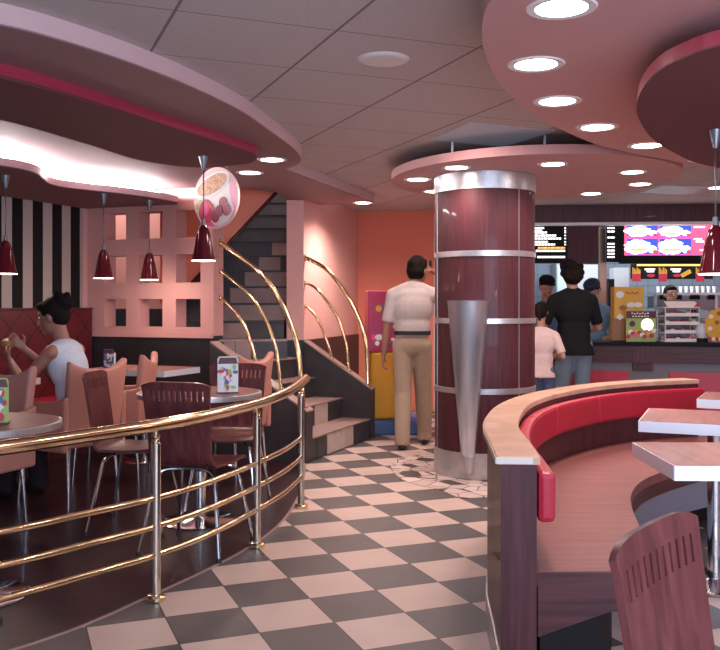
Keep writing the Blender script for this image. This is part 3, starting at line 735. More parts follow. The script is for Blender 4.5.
for y in (228, 231.5, 237.5, 243.8, 247, 250.5, 253.7, 257):
    mb = MB(); pxl(mb, 607.6, 610.2, y-.7, y+.7, YB-.005); pxl(mb, 610.7, 614.5, y-.7, y+.7, YB-.005); mb.build('text_line', 'litw', t)
t = thing('wall_panel', 'plain burgundy panel between the two black menu boards', 'panel')
pxl(MB(), 567.5, 598.6, 225, 264, YB, .06).build('panel', 'burg', t)
t = thing('kitchen_post', 'narrow post with coloured reflections beside the narrow menu board', 'post')
a, b = at(599.2, 224, 10.0), at(606, 224, 10.0)
MB().box(((a.x+b.x)/2, 9.74, 1.06), (b.x-a.x, .075, 2.11)).build('shaft', 'copper', t) if False else None
M['copper'] = mat('copper_metal', (.55, .36, .25), .25, .8)
MB().box(((a.x+b.x)/2, 10.02, 1.057), (b.x-a.x, .075, 2.112)).build('shaft', 'copper', t)
# lightbox with four burger pictures
t = thing('lit_menu_board', 'lit pink menu board with four burger pictures and a price column', 'menu board')
pxl(MB(), 620.8, 728, 224, 263.5, YB, .08).build('frame', 'black', t)
pxl(MB(), 624.5, 724, 224.8, 255.3, YB-.006).build('lit_panel', 'litp', t)
for i, (x0, y0, x1, y1) in enumerate(((627, 225.5, 658, 236.5), (660, 225.5, 691.5, 236.5), (627, 238.5, 658, 254.5), (660, 238.5, 691.5, 254.5))):
    p = pxl(MB(), x0, x1, y0, y1, YB-.012).build('picture', 'litb', t)
    cxp, cyp, h = (x0+x1)/2-4, (y0+y1)/2, (y1-y0); random.seed(40+i)
    def dome(x, y, rx, ry, Y, n=22, jit=.0, a0=0, a1=2*PI):
        mb = MB(); c = at(x, y, Y); k_ = Y/F
        mb.extr([(c.x+rx*k_*math.cos(a0+(a1-a0)*k/n)*(1+jit*random.uniform(-1, 1)), Y, c.z+ry*k_*math.sin(a0+(a1-a0)*k/n)*(1+jit*random.uniform(-1, 1))) for k in range(n+(a1 < 6))], (0, .003, 0)); return mb
    dome(cxp-.5, cyp+.3, 13.0, h*.47, YB-.016, 26, .16).build('cloud', 'litw', p); dome(x1-5.5, cyp+h*.18, 4.5, h*.24, YB-.0165, 16, .15).build('side_dish', 'litw', p)
    dome(cxp, cyp+h*.10, 9.5, h*.36, YB-.020, 16, 0, 0, PI).build('bun', 'litcream', p)
    dome(cxp, cyp+h*.17, 9.8, h*.06, YB-.022, 20, .2).build('lettuce', 'litg', p); dome(cxp, cyp+h*.24, 9.0, h*.07, YB-.024, 20, .05).build('patty', 'litbr', p)
    dome(cxp, cyp+h*.30, 9.0, h*.13, YB-.023, 12, 0, PI, 2*PI).build('bun_base', 'litcream', p)
    mb = MB(); pblob(mb, x1-3, y1-h*.16, 2.2, h*.14, YB-.020); mb.build('cup', 'litr', p)
mb = MB()
for y, a, b in ((227, 694, 705), (239, 694, 702), (241.5, 696, 704), (250, 700, 704)): pxl(mb, a, b, y-.7, y+.7, YB-.012)
mb.build('price_text', 'litw', t)

# kitchen: promo strip, shelf with cups, grey panels
Yk = 10.7
t = thing('promotion_strip', 'dark hanging strip with pictures of fries and snacks under the lit board', 'sign')
pxl(MB(), 631, 713, 264, 279, Yk, .02).build('panel', 'black', t)
pxl(MB(), 637, 702, 264.2, 266, Yk-.004).build('heading', 'lito', t)
mb = MB()
for x in (637, 708): c = at(x, 264, Yk+.01); mb.cyl(c, (c.x, c.y, 2.338), .006, n=8)
mb.build('hanger', 'steel', t)
for x in (636.5, 663, 700):
    p = MB(); pxl(p, x-4.2, x+4.2, 272, 281.5, Yk-.012, .008); p = p.build('fries_box', 'cardr', t)
    mb = MB()
    for k in range(6): pxl(mb, x-4+k*1.4, x-4+k*1.4+.9, 267.5+(k*7 % 3), 274, Yk-.014)
    mb.build('fries', 'yellow', p)
mb = MB(); c = at(686, 273.5, Yk-.01); mb.box(c, (.13, .006, .05), rot=Matrix.Rotation(-.5, 3, 'Y')); mb.build('snack_box', 'yellow', t)
for x in (650, 676):
    mb = MB(); pxl(mb, x-5, x+5, 268.5, 270, Yk-.004); pxl(mb, x-3, x+4, 271, 272, Yk-.004); mb.build('text_line', 'litw', t)
    mb = MB(); pblob(mb, x+1, 275.5, 4, 1.8, Yk-.006); mb.build('picture', 'cardr', t)
t = thing('steel_shelf_unit', 'steel shelf unit with a row of cups behind the counter', 'shelf')
a = at(654, 292.5, 11.0); b = at(740, 292.5, 11.0)
MB().box(((a.x+b.x)/2, 11.1, a.z-.015), (b.x-a.x, .3, .03)).build('shelf', 'steel', t)
MB().box(((a.x+b.x)/2, 11.15, a.z-.12), (b.x-a.x, .2, .15)).build('back_panel', 'dsteel', t)
for x in (660, 672, 690, 708):
    pxl(MB(), x, x+10, 294.5, 299.5, 11.03, .01).build('slot', 'black', t)
for x in (655.5, 716): 
    c = at(x, 300, 11.04); MB().box((c.x, 11.04, (a.z-.03)/2), (.03, .03, a.z-.03)).build('leg', 'steel', t)
MB().box(((a.x+b.x)/2, 11.2, .80), (b.x-a.x, .4, .03)).build('shelf', 'steel', t)
cup0 = None
for k in range(11):
    x = 658+k*5.6; p = at(x, 292.3, 11.06); lab = 'white paper cup standing in the row on the steel shelf'
    if cup0 is None:
        cup0 = MB().lathe([(.016, 0), (.023, .078), (.025, .08), (.021, .079), (.015, .004)], n=14, cap=True).build('paper_cup', 'white'); cup0.location = (p.x, p.y, a.z+.0005)
        tag(cup0, lab, 'cup', 'paper cups on the steel shelf')
    else:
        c = cup0.copy(); COL.objects.link(c); c.location = (p.x, p.y, a.z+.0005)
t = thing('kitchen_cabinet', 'pale grey kitchen cabinet panels behind the man in the black shirt', 'cabinet', (0, 0, 0))
a, b = at(557, 263.5, 11.3), at(598, 263.5, 11.3)
M['pblue'] = mat('pale_blue_door', (.55, .65, .85), .4); M['pgrey'] = mat('pale_grey_door', (.48, .48, .50), .4)
MB().box(((a.x+b.x)/2, 11.5, a.z/2), (b.x-a.x+.02, .38, a.z)).build('body', 'grey', t)
m_ = at(572, 263, 11.3).x
MB().box(((a.x+m_)/2, 11.3, a.z-.52), (m_-a.x-.01, .012, 1.0)).build('door', 'pblue', t)
MB().box(((b.x+m_)/2, 11.3, a.z-.52), (b.x-m_-.01, .012, 1.0)).build('door', 'pgrey', t)
t = thing('drinks_machine', 'grey drinks machine with dark top behind the yellow box', 'machine')
a, b = at(614, 267, 10.9), at(629, 267, 10.9)
MB().box(((a.x+b.x)/2, 11.0, 1.3), (b.x-a.x, .2, .80)).build('body', 'pgrey', t)
MB().box(((a.x+b.x)/2, 11.0, .45), (b.x-a.x+.04, .3, .90)).build('stand', 'dsteel', t)
MB().box(((a.x+b.x)/2-.02, 10.87, 1.15), (.06, .05, .12)).build('spout', 'black', t)
t = thing('coffee_machine', 'small black machine at the left of the grey drinks machine', 'machine')
a = at(610, 280, 10.6); MB().box((a.x, 10.6, 1.38), (.07, .12, .34)).build('body', 'black', t); MB().box((a.x, 10.6, .605), (.09, .15, 1.21)).build('stand', 'dsteel', t)

t = thing('fryer_hood', 'dark steel machine front below the row of cups', 'kitchen machine', (0, 0, 0))
a, b = at(657, 303, 10.85), at(715, 303, 10.85)
MB().box(((a.x+b.x)/2, 10.85, .62), (b.x-a.x-.08, .18, 1.22)).build('body', 'dsteel', t)
for k in range(5): MB().box((a.x+.12+k*.14, 10.755, 1.13), (.10, .008, .10)).build('door_panel', ('black', 'grey')[k % 2], t)
for k in range(5): MB().box((a.x+.12+k*.14, 10.745, 1.06), (.06, .012, .012)).build('handle', 'chrome', t)
# things on the counter
def cty(x, back_): X = (x-360)/F*8.8; return ctr(X)+back_
def oncounter(x, back_):
    r = (x-360)/F; Y = (8.9+.72+back_)/(1+.30*r); return Vector((r*Y, Y, .8725))
# yellow promotional box
p = oncounter(627, .30)
t = thing('yellow_display_box', 'tall yellow printed display box standing on the counter', 'box', p, -.05)
sc = p.y/F
MB().box((0, 0, (345-288)*sc/2-.012), (29*sc, .16, 53*sc)).build('box_body', 'yellow', t, bevel=.004)
MB().box((-3*sc, -.084, .118), (26*sc, .006, .22)).build('side_flap', 'cardbr', t)
def dec(name, m, x, z, rx, rz_, y, n=14):
    mb = MB(); blob(mb, x*sc, z*sc, rx*sc, rz_*sc, y, n); return mb.build(name, m, t)
dec('printed_badge', 'cardw', -9, 46, 4, 3.5, -.081); dec('printed_badge', 'cream', -9, 24, 4, 3.5, -.088, 4)
for i, (x, z) in enumerate(((2, 36), (-6, 33), (9, 36))): dec('picture', ('cardw', 'cardbr', 'cream')[i], x, z, 4, 2.6, -.081-.001*i)
mb = MB()
for k in range(5): mb.box((sc*(-2+k*2.6), -.0815, (48-(k % 2))*sc), (.018, .002, .018))
mb.build('lettering', 'cardr', t)
# red flyer stand
p = oncounter(641, .10); sc = p.y/F
t = thing('flyer_stand', 'red and green flyer stand with a white round badge in front of the yellow box', 'sign', p, 0)
MB().box((0, 0, 15.5*sc), (30*sc, .012, 31*sc)).build('card', 'cardg', t)
MB().box((0, .04, .004), (.2, .09, .008)).build('foot', 'glass', t)
MB().box((0, -.0075, 27*sc), (29.6*sc, .003, 7*sc)).build('heading', 'cardd', t)
mb = MB()
for k in range(7): mb.box((sc*(-9+k*2.6), -.0095, (28.5-(k % 2)*.6)*sc), (.018, .002, .012))
for k in range(6): mb.box((sc*(-8+k*2.9), -.0095, 25.4*sc), (.02, .002, .012))
mb.build('lettering', 'cream', t)
dec('badge', 'litw', 6, 17, 6, 6, -.008, 20); dec('picture', 'cardd', -9, 18, 3, 3, -.008)
for i in range(12): dec('picture', ('cardr', 'cream', 'cardr', 'cardp', 'yellow')[i % 5], -13+i*2.3, 5+(i*5 % 7), 2.6, 2.2, -.008-.0004*i, 9)
# pastry display case
p = oncounter(678, .22); sc = p.y/F
t = thing('dessert_case', 'clear stacked dessert display case on the counter', 'display case', p, 0)
for k in range(5):
    MB().box((0, 0, (.3+k*8.4)*sc+.003), (34*sc, .24, .008)).build('shelf', 'cardw', t)
for sx in (-1, 1):
    for sy in (-1, 1): MB().box((sx*16.8*sc, sy*.118, 17*sc), (.008, .008, 33.5*sc)).build('corner_post', 'steel', t)
MB().box((0, .115, 17*sc), (33*sc, .004, 33*sc)).build('back_pane', 'glass', t)
MB().extr([(-14*sc, -.12, 34.5*sc), (17*sc, -.12, 34.5*sc), (17*sc, .0, 40*sc), (-14*sc, .0, 40*sc)], (0, .004, .004)).build('header', 'cream', t)
MB().extr([(11*sc, -.124, 35*sc), (16*sc, -.124, 39.6*sc), (17*sc, -.124, 34.8*sc)], (0, .002, 0)).build('red_corner', 'cardr', t)
for k in range(4):
    MB().box((0, -.119, (2.2+k*8.4)*sc), (33*sc, .003, 2.6*sc)).build('price_rail', ['cream', 'cardw', 'cream', 'cream'][k], t)
    dz = (.3+k*8.4)*sc+.0075
    for j in range(6):
        x = (-13+j*5.2)*sc; q = MB().lathe([(.018, 0), (.026, .012), (.022, .03), (.008, .038)], (0, 0, 0), 12).build('pastry', ['cardr', 'cardbr', 'cream', 'cardr', 'cardp'][(j+k) % 5])
        q.location = (p.x+x, p.y-.07, p.z+dz); tag(q, 'small coloured dessert in the clear display case', 'dessert', 'desserts in the clear case')
# plastic cup stack
p = oncounter(702, .16); sc = p.y/F
t = thing('cup_dispenser', 'clear dome dispenser with white lids right of the dessert case', 'dispenser', p)
MB().lathe([(.055, 0), (.055, .03), (.05, .04)], n=24).build('base', 'black', t)
MB().lathe([(.048, .04), (.062, .08), (.062, .13), (.045, .17), (.012, .19)], n=24).build('dome', 'pglass', t) if False else None
M['pglass'] = mat('cloudy_plastic', (.75, .80, .86), .15, alpha=.55)
MB().lathe([(.048, .041), (.062, .08), (.062, .13), (.045, .17), (.012, .19)], n=24).build('dome', 'pglass', t)
MB().lathe([(.03, .041), (.035, .12), (.03, .13)], n=20).build('lid_stack', 'white', t)
# yellow cut-out card
p = oncounter(719, .12); sc = p.y/F
t = thing('cutout_card', 'yellow scalloped cut-out card at the right end of the counter', 'sign', p)
mb = MB(); pts = []
for k in range(60):
    a = 2*PI*k/60; r = 1+.09*abs(math.sin(5*a)); pts.append((13*sc*r*math.cos(a), 0, 17*sc+16.5*sc*r*math.sin(a)*.98))
mb.extr(pts, (0, .01, 0)).build('card', 'yellow', t)
MB().box((0, .03, .004), (.16, .06, .008)).build('foot', 'glass', t)
for i, (x, z) in enumerate(((-8, 26), (-9, 14), (0, 29), (-2, 20))): dec('picture', ('cream', 'cream', 'cardbr', 'cardbr')[i], x, z, 2.4, 2.2, -.001)
for i in range(5): dec('picture', ('cardr', 'cream')[i % 2], -9+i*3.5, 3.5, 2, 2, -.001-.0004*i)
# till
p = oncounter(650, .38); sc = p.y/F
t = thing('cash_register', 'dark cash register with a white display behind the flyer stand', 'cash register', p)
MB().box((0, 0, .06), (.17, .2, .12)).build('body', 'dsteel', t, bevel=.01)
MB().box((.0, 0, .20), (.02, .02, .17)).build('stem', 'black', t)
MB().box((0, -.02, .27), (.13, .03, .055)).build('display', 'cardw', t); MB().box((0, -.037, .27), (.09, .004, .022)).build('screen', 'black', t)

# ================================================================== PENDANTS, DOWNLIGHTS
def pendant(label, x, y, ztop, zbot):
    t = thing('pendant_lamp', label, 'pendant lamp', (x, y, ztop), 0, 'dark red glass pendant lamps')
    h = ztop-zbot
    MB().lathe([(.030, 0), (.028, -.01), (.013, -.072), (.010, -.085)], n=20).build('ceiling_cap', 'dsteel2', t)
    MB().cyl((0, 0, -.08), (0, 0, -(h-.25)), .0045, n=8).build('cord', 'dsteel2', t)
    MB().cyl((0, 0, -(h-.262)), (0, 0, -(h-.215)), .012, .016, 12).build('socket', 'dsteel2', t)
    pr = [(.014, -(h-.225)), (.030, -(h-.205)), (.042, -(h-.17)), (.052, -(h-.12)), (.062, -(h-.06)), (.070, -(h-.02)), (.0735, -h)]
    s = MB().lathe(pr+[(.0715, -h), (.060, -(h-.05)), (.045, -(h-.13)), (.012, -(h-.215))], n=36, cap=False).build('shade', 'shade', t)
    MB().lathe([(.0735, -h), (.0742, -h-.001), (.0742, -h-.004), (.0600, -h-.002)], n=36, cap=False).build('rim', 'bulb', s)
    MB().lathe([(.0, -h+.012), (.060, -h+.012), (.0600, -h+.016)], n=28, cap=False).build('diffuser', 'bulb', t)
    light('pendant_light', 'POINT', (0, 0, -h-.02), 4, (1, .78, .66), parent=t, rad=.05)
    return t
M['dsteel2'] = mat('grey_metal_fitting', (.22, .24, .27), .35, .7)
p1 = pendant('dark red pendant hanging before the round dessert sign', -1.000, 5.66, 2.190, 1.525)
dup(p1, 'dark red pendant hanging before the first column of openings in the pink partition', (-2.02, 6.98, 2.118), 0).location.z = 2.118+0
q = [o for o in bpy.data.objects if o.get('label', '').startswith('dark red pendant hanging before the first')][0]; q.location.z = 2.118; q.scale = (1, 1, 1)
dup(p1, 'dark red pendant hanging before the middle openings, just left of the dessert sign pendant', (-1.765, 7.42, 2.118), 0)
dup(p1, 'dark red pendant at the left edge before the striped wall', (-2.40, 6.0, 2.118), 0)
dup(p1, 'dark red pendant at the right edge above the tables', (1.645, 4.10, 2.050), 0)

DG = 'round recessed downlights'
def downlight(label, x, y, z, r=.095, power=16, col=(1, .80, .74)):
    t = thing('downlight', label, 'downlight', (x, y, z), 0, DG)
    MB().lathe([(r*.86, -.003), (r*1.12, -.005), (r*1.16, -.001), (r*1.16, .0)], n=40, cap=False).build('trim_ring', 'white', t)
    MB().lathe([(.001, -.0045), (r*.7, -.0045), (r*.88, -.0025)], n=40, cap=False).build('lens', 'lens', t)
    light('downlight_light', 'SPOT', (0, 0, -.03), power, col, parent=t, spot=2.7, rad=.07)
    return t
for lab, x, y in (('round downlight at the top edge, nearest of the row on the large pink panel', .63, 2.77),
    ('second round downlight from the viewer on the large pink panel', .679, 3.42),
    ('third round downlight from the viewer on the large pink panel', .90, 4.04),
    ('fourth round downlight from the viewer on the large pink panel', 1.24, 4.63),
    ('round downlight beside the rim of the burgundy panel, fifth on the large pink panel', 1.67, 5.16),
    ('farthest round downlight on the large pink panel, at the right edge', 2.21, 5.66)): downlight(lab, x, y, 2.1695)
for lab, x, y in (('downlight on the pink disc, directly behind the top left of the column', .668, 6.12),
    ('leftmost downlight on the pink disc over the column', .437, 6.70), ('downlight at the front middle of the pink disc, right of the column', 1.30, 5.97),
    ('downlight near the right front edge of the pink disc', 1.946, 6.33), ('rightmost downlight on the pink disc', 2.20, 6.96),
    ('downlight at the back of the pink disc, just right of the column', 1.97, 7.55), ('downlight at the back of the pink disc, peeping out left of the column', .62, 7.40)): downlight(lab, x, y, 2.1895, .088, 19)
for lab, x, y in (('larger downlight at the tip of the pink lounge panel', -.615, 6.19), ('downlight behind the dessert sign on the lounge panel', -.844, 6.80),
    ): downlight(lab, x, y, 2.2555, .09, 14)
downlight('downlight at the point of the panel over the stair entrance', .03, 8.80, 2.2555, .09, 85)
for lab, x, y in (('downlight in the tiled ceiling at the far right, before the beam', 3.35, 8.3),): downlight(lab, x, y, 2.3395, .09, 9)
t = tag(MB().lathe([(.075, -.012), (.095, -.012), (.112, -.006), (.118, 0)], n=40).build('ceiling_speaker', 'white'), 'round white speaker in the grey tiled ceiling', 'speaker'); t.location = (.103, 3.96, 2.3398)
# square panels
for lab, pts in (('square pale blue light panel in the ceiling before the pink disc', [(431, 139), (469, 122), (555, 130), (504, 146)]), ('pale light panel in the ceiling right of the pink disc', [(640, 192), (662, 185), (707, 187), (690, 194)])):
    c3 = [Vector(((x-360)/F*Y, Y)) for x, y in pts for Y in [1.1*F/(305-y)]]
    o = MB().prism(c3, 2.334, 2.3395).build('ceiling_panel', mat('dim_panel', (.42, .45, .50), .5, emis=(.6, .72, .9), es=.04)); tag(o, lab, 'light panel')
# round dessert sign
pS = at(215.5, 198, 6.42)
t = thing('dessert_sign', 'round hanging sign showing a dessert cup with berries', 'sign', pS, -.62)
R_ = .223
MB().lathe([(R_, 0), (R_, .02)], n=48, rot=Matrix.Rotation(PI/2, 3, 'X')).build('disc', 'slabp', t) if False else None
M['slabp'] = mat('pale_pink_print', (.80, .52, .48), .45)
MB().lathe([(R_, -.02), (R_, 0)], n=48, rot=Matrix.Rotation(PI/2, 3, 'X')).build('disc', 'slabp', t)
def sd(name, m, pts, y): MB().extr([(x*R_, y, z*R_) for x, z in pts], (0, -.002, 0)).build(name, m, t)
E_ = lambda cx_, cz, rx, rz_, ang=0, n=26: [(cx_+rx*math.cos(a)*math.cos(ang)-rz_*math.sin(a)*math.sin(ang), cz+rx*math.cos(a)*math.sin(ang)+rz_*math.sin(a)*math.cos(ang)) for a in [2*PI*k/n for k in range(n)]]
sd('pink_patch', 'cardp2', [(.62, .45), (.86, .30), (.93, -.1), (.85, -.42), (.70, -.55)], -.001) if False else None
M['cardp2'] = mat('light_pink_print', (.90, .38, .55), .5); M['grain'] = mat('crunchy_topping', (.62, .36, .20), .6, noise=.5, nscale=70)
sd('pink_patch', 'cardp2', [(.55, .55), (.84, .42), (.95, .0), (.86, -.42), (.70, -.60), (.60, -.1)], -.001)
sd('cup', 'cream', [(-.95, .12), (.62, .62), (.72, -.10), (.84, -.45), (.62, -.75), (.2, -.92), (-.1, -.85), (-.45, -.35)], -.0035)
sd('cup_rim', 'cardw', E_(-.12, .42, .82, .36, .33), -.006); sd('topping', 'grain', E_(-.12, .44, .70, .28, .33), -.0085)
sd('leaf', 'cardg', E_(-.72, -.18, .20, .10, .8), -.0075); sd('strawberry', 'cardr', E_(-.38, -.42, .33, .40, .2), -.0095); sd('strawberry', 'cardp', E_(-.40, -.35, .16, .2, .2), -.012)
sd('pink_patch', 'cardp', [(-.72, -.5), (-.2, -.72), (.02, -.93), (-.35, -.9), (-.6, -.75)], -.0065)
for x, z in ((.38, -.18), (.55, -.40), (.10, -.58), (.22, -.42)): sd('berry', 'cardd2', E_(x, z, .17, .19), -.0115) if False else None
M['cardd2'] = mat('berry_print', (.30, .03, .08), .5)
for i, (x, z) in enumerate(((.38, -.18), (.55, -.42), (.05, -.62), (.22, -.44))): sd('berry', 'cardd2', E_(x, z, .17, .19), -.0105-.001*i)
MB().cyl((.10, .01, R_*.95), (.10, .01, 2.256-pS.z), .004, n=8).build('hanger', 'white', t)

# ================================================================== DISPLAY BY THE ORANGE WALL
t = thing('plinth', 'low blue plinth on the floor between the stairs and the man in beige', 'plinth', (.33, 8.75, 0), .0)
MB().box((0, 0, .065), (.62, .62, .13)).build('body', 'blue', t, bevel=.015); MB().box((0, 0, .134), (.60, .60, .008)).build('top', 'cardb', t)
t = thing('display_case', 'magenta display case of small toys on an added plain yellow stand upon the blue plinth', 'display case', (.24, 8.62, .1385), .15)
MB().box((0, .02, .325), (.30, .24, .65)).build('stand', 'yellow', t, bevel=.03)  # made-up stand in place of a statue, carries the case
MB().box((0, 0, .83), (.36, .20, .52)).build('case', 'magenta', t) if False else None
M['magenta'] = mat('magenta_card', (.50, .03, .13), .4)
MB().box((0, 0, .945), (.36, .20, .59)).build('case', 'magenta', t, bevel=.01)
MB().box((0, -.102, .80), (.31, .004, .38)).build('window_pane', 'cardp3', t) if False else None
M['cardp3'] = mat('deep_pink_print', (.40, .06, .16), .3)
MB().box((0, -.102, .90), (.31, .004, .44)).build('window_pane', 'cardp3', t)
random.seed(5)
for i in range(16):
    mb = MB(); blob(mb, (random.random()-.5)*.26, .71+random.random()*.38, .015+.025*random.random(), .012+.02*random.random(), -.105-.0004*i, 9); mb.build('picture', ('cardr', 'cardw', 'cardb', 'yellow', 'cardp', 'cream')[i % 6], t)

# ================================================================== PEOPLE
SK = mat('skin_tan', (.46, .22, .15), .5); SKW = mat('skin_warm', (.34, .15, .10), .5)
HAIR = mat('dark_hair', (.010, .006, .005), .75, bump=.8, nscale=90, spec=.15)
def ik(a, b, l1_, l2_, pole):
    a, b, pole = Vector(a), Vector(b), Vector(pole); d = b-a; L = min(d.length, (l1_+l2_)*.999); u = d.normalized()
    b = a+u*L; x = (l1_*l1_-l2_*l2_+L*L)/(2*L); h = math.sqrt(max(0, l1_*l1_-x*x)); p = (pole-u*pole.dot(u)).normalized()
    return a+u*x+p*h, b
def remesh(mb, name, m, parent, vox=.009, sm=4):
    o = mb.build(name, m, parent); r = o.modifiers.new('r', 'REMESH'); r.mode = 'VOXEL'; r.voxel_size = vox; r.use_smooth_shade = True
    s = o.modifiers.new('s', 'SMOOTH'); s.iterations = sm; s.factor = .5
    return bake(o)
def hand(mb, w_, d, side, palm_n, s, curl=.5):
    """wrist w_, direction d, palm normal palm_n (side the fingers curl to)"""
    d = d.normalized(); pn = (palm_n-d*palm_n.dot(d)).normalized(); lat_ = d.cross(pn)*side
    pc = w_+d*.045*s
    for k in range(-1, 2): mb.cap_(w_+lat_*k*.010*s, w_+d*.085*s+lat_*k*.026*s, .015*s, .012*s, 8)
    for k, L in enumerate((.070, .078, .072, .056)):
        b = w_+d*.088*s+lat_*(-.033+.022*k)*s*-1; q1 = b+(d*math.cos(curl*.6)+pn*math.sin(curl*.6))*L*.45*s
        q2 = q1+(d*math.cos(curl*1.5)+pn*math.sin(curl*1.5))*L*.33*s; q3 = q2+(d*math.cos(curl*2.3)+pn*math.sin(curl*2.3))*L*.26*s
        mb.cap_(b, q1, .0088*s, .0080*s, 8); mb.cap_(q1, q2, .0080*s, .0072*s, 8); mb.cap_(q2, q3, .0072*s, .006*s, 8)
    b = w_+d*.025*s+lat_*.026*s; q1 = b+(d*.6+lat_*.7+pn*.25).normalized()*.042*s; q2 = q1+(d*.9+lat_*.25+pn*.45).normalized()*.030*s
    mb.cap_(b, q1, .0125*s, .010*s, 8); mb.cap_(q1, q2, .010*s, .0075*s, 8)

def person(label, loc, yaw, H, skin, shirt, trouser, shoe, hips, chest, head, hands, feet, sleeves='short', hair='short', capc=None, width=1, top_len=0, group=None, palm=None, kneepole=(0, 1, 0), elbow=None, curl=.6, headrot=(0, 0), long_sleeve=False, belt=False):
    """local frame: +y is where the person faces, +x the right hand side; hips, chest, head centre given"""
    t = thing('person', label, 'person', loc, yaw, group); s = H/1.75
    hips, chest, head = Vector(hips), Vector(chest), Vector(head)
    up = (chest-hips).normalized(); right = Vector((1, 0, 0)); fwd = up.cross(right)*1.0; fwd = Vector((0, 1, 0)) if fwd.length < .1 else right.cross(up)*-1
    fwd = up.cross(right).normalized(); 
    if fwd.y < 0: fwd = -fwd
    RT = Matrix((right, fwd, up)).transposed()
    sh = {k: chest+up*.115*s*1.0+right*k*.165*s*width for k in (1, -1)}
    hp = {k: hips+right*k*.085*s-up*.01 for k in (1, -1)}
    el, wr, kn, an = {}, {}, {}, {}
    for k in (1, -1):
        pole = (elbow or {}).get(k, (k*.6, -1, -.4)); el[k], wr[k] = ik(sh[k], hands[k], .29*s, .26*s, pole)
        kn[k], an[k] = ik(hp[k], Vector(feet[k])+Vector((0, -.03, .085*s)), .43*s, .42*s, kneepole)
    body, top, bot = MB(), MB(), MB()
    def torso(mb, g, full=True):
        mb.ell(chest, ((.155*width)*s+g, .108*s+g, .175*s+g), RT, 20)
        mb.ell(chest+up*.10*s, ((.150*width)*s+g, .085*s+g, .085*s+g), RT, 20)
        mb.ell((chest*.45+hips*.55), ((.135*width)*s+g, .098*s+g, .17*s+g), RT, 20)
        for k in (1, -1): mb.cap_(chest+up*.13*s, sh[k]-up*.01, .058*s+g*.7, .050*s+g*.8)
    torso(body, 0); body.ell(hips, (.145*s, .11*s, .13*s), RT, 20)
    neck = chest+up*.19*s; hd = Matrix.Rotation(headrot[0], 3, 'Z') @ Matrix.Rotation(headrot[1], 3, 'X')
    body.cap_(chest+up*.14*s, head-hd@Vector((0, .015, .055))*s, .056*s, .052*s)
    s0 = s; s = s*1.10; HP = lambda x, y, z: head+hd@(Vector((x, y, z))*s0*1.10)
    body.ell(head+hd@Vector((0, -.008, .018))*s, (.074*s, .092*s, .092*s), hd, 20); body.ell(HP(0, .018, -.045), (.056*s, .066*s, .068*s), hd, 16)
    body.cap_(HP(0, .088, .018), HP(0, .108, -.018), .009*s, .015*s, 8); body.ell(HP(0, .082, -.078), (.022*s, .016*s, .015*s), hd, 10)
    body.ell(HP(0, .086, -.044), (.024*s, .012*s, .006*s), hd, 10); body.ell(HP(0, .083, -.056), (.021*s, .012*s, .006*s), hd, 10); body.ell(HP(0, .078, .038), (.045*s, .014*s, .009*s), hd, 10)
    for k in (1, -1): body.ell(HP(k*.075, -.008, -.008), (.009*s, .018*s, .030*s), hd, 10)
    s = s0
    for k in (1, -1):
        body.cap_(sh[k], el[k], .045*s, .036*s); body.cap_(el[k], el[k]*.6+wr[k]*.4, .036*s, .036*s); body.cap_(el[k]*.6+wr[k]*.4, wr[k], .036*s, .023*s)
        d = wr[k]-el[k]; hand(body, wr[k], d, k, Vector((palm or {}).get(k, (-k, .2, 0))), s, curl)
        body.cap_(hp[k], kn[k], .078*s, .053*s); body.cap_(kn[k], kn[k]*.65+an[k]*.35, .052*s, .054*s); body.cap_(kn[k]*.65+an[k]*.35, an[k], .054*s, .034*s)
        # clothes
        ft = Vector(feet[k])
        if sleeves != 'none':
            e = el[k] if long_sleeve else sh[k]*.15+el[k]*.85
            top.cap_(sh[k], sh[k]*.5+e*.5, .064*s, .060*s); top.cyl(sh[k]*.5+e*.5, e, .060*s, .058*s)
        g = .016*s
        bot.cap_(hp[k], kn[k], .084*s+g*.7, .064*s+g); bot.cap_(kn[k], an[k]+Vector((0, 0, .02)), .064*s+g, .058*s+g*.6); bot.cyl(an[k]+Vector((0, 0, .02)), an[k]+Vector((0, 0, -.045*s)), .058*s+g*.6, .060*s+g*.6)
    if sleeves == 'none':
        sh_ = dict(sh)
        for k in (1, -1): sh[k] = chest+up*.115*s+right*k*.125*s*width
    torso(top, .014*s)
    if sleeves == 'none': sh = sh_
    else:
        for k in (1, -1): top.cap_(chest+up*.195*s+right*k*.035*s, sh[k]+up*.005, .050*s, .058*s)
        top.cyl(chest+up*.17*s, chest+up*.235*s+fwd*.012*s, .072*s, .064*s)
    hemc = hips+up*(.03-top_len)
    if top_len > 0:
        top.lathe([(.118*s*width, .12*s), (.128*s*width, .04*s), (.140*s*width+.008, -.06*s), (.146*s*width+.008, -.03-top_len)][::-1], hips, 32, True, RT, 1.12, .86)
    else: top.ell(hemc, ((.140*width)*s+.012+top_len*.35, .108*s+.012+top_len*.35, .10*s+top_len*.8), RT, 20)
    bot.ell(hips, (.152*s+.004, .122*s, .125*s), RT, 20)
    b = remesh(body, 'body', skin, t, .0075, 3)
    remesh(bot, 'trousers', trouser, t, .011, 4); remesh(top, 'top', shirt, t, .011, 5)
    if belt: MB().lathe([(.160*s, -.016), (.164*s, -.016), (.164*s, .018), (.160*s, .018)], hips+up*.10*s, 32, True, RT, 1, .80).build('belt', 'rubber', t)
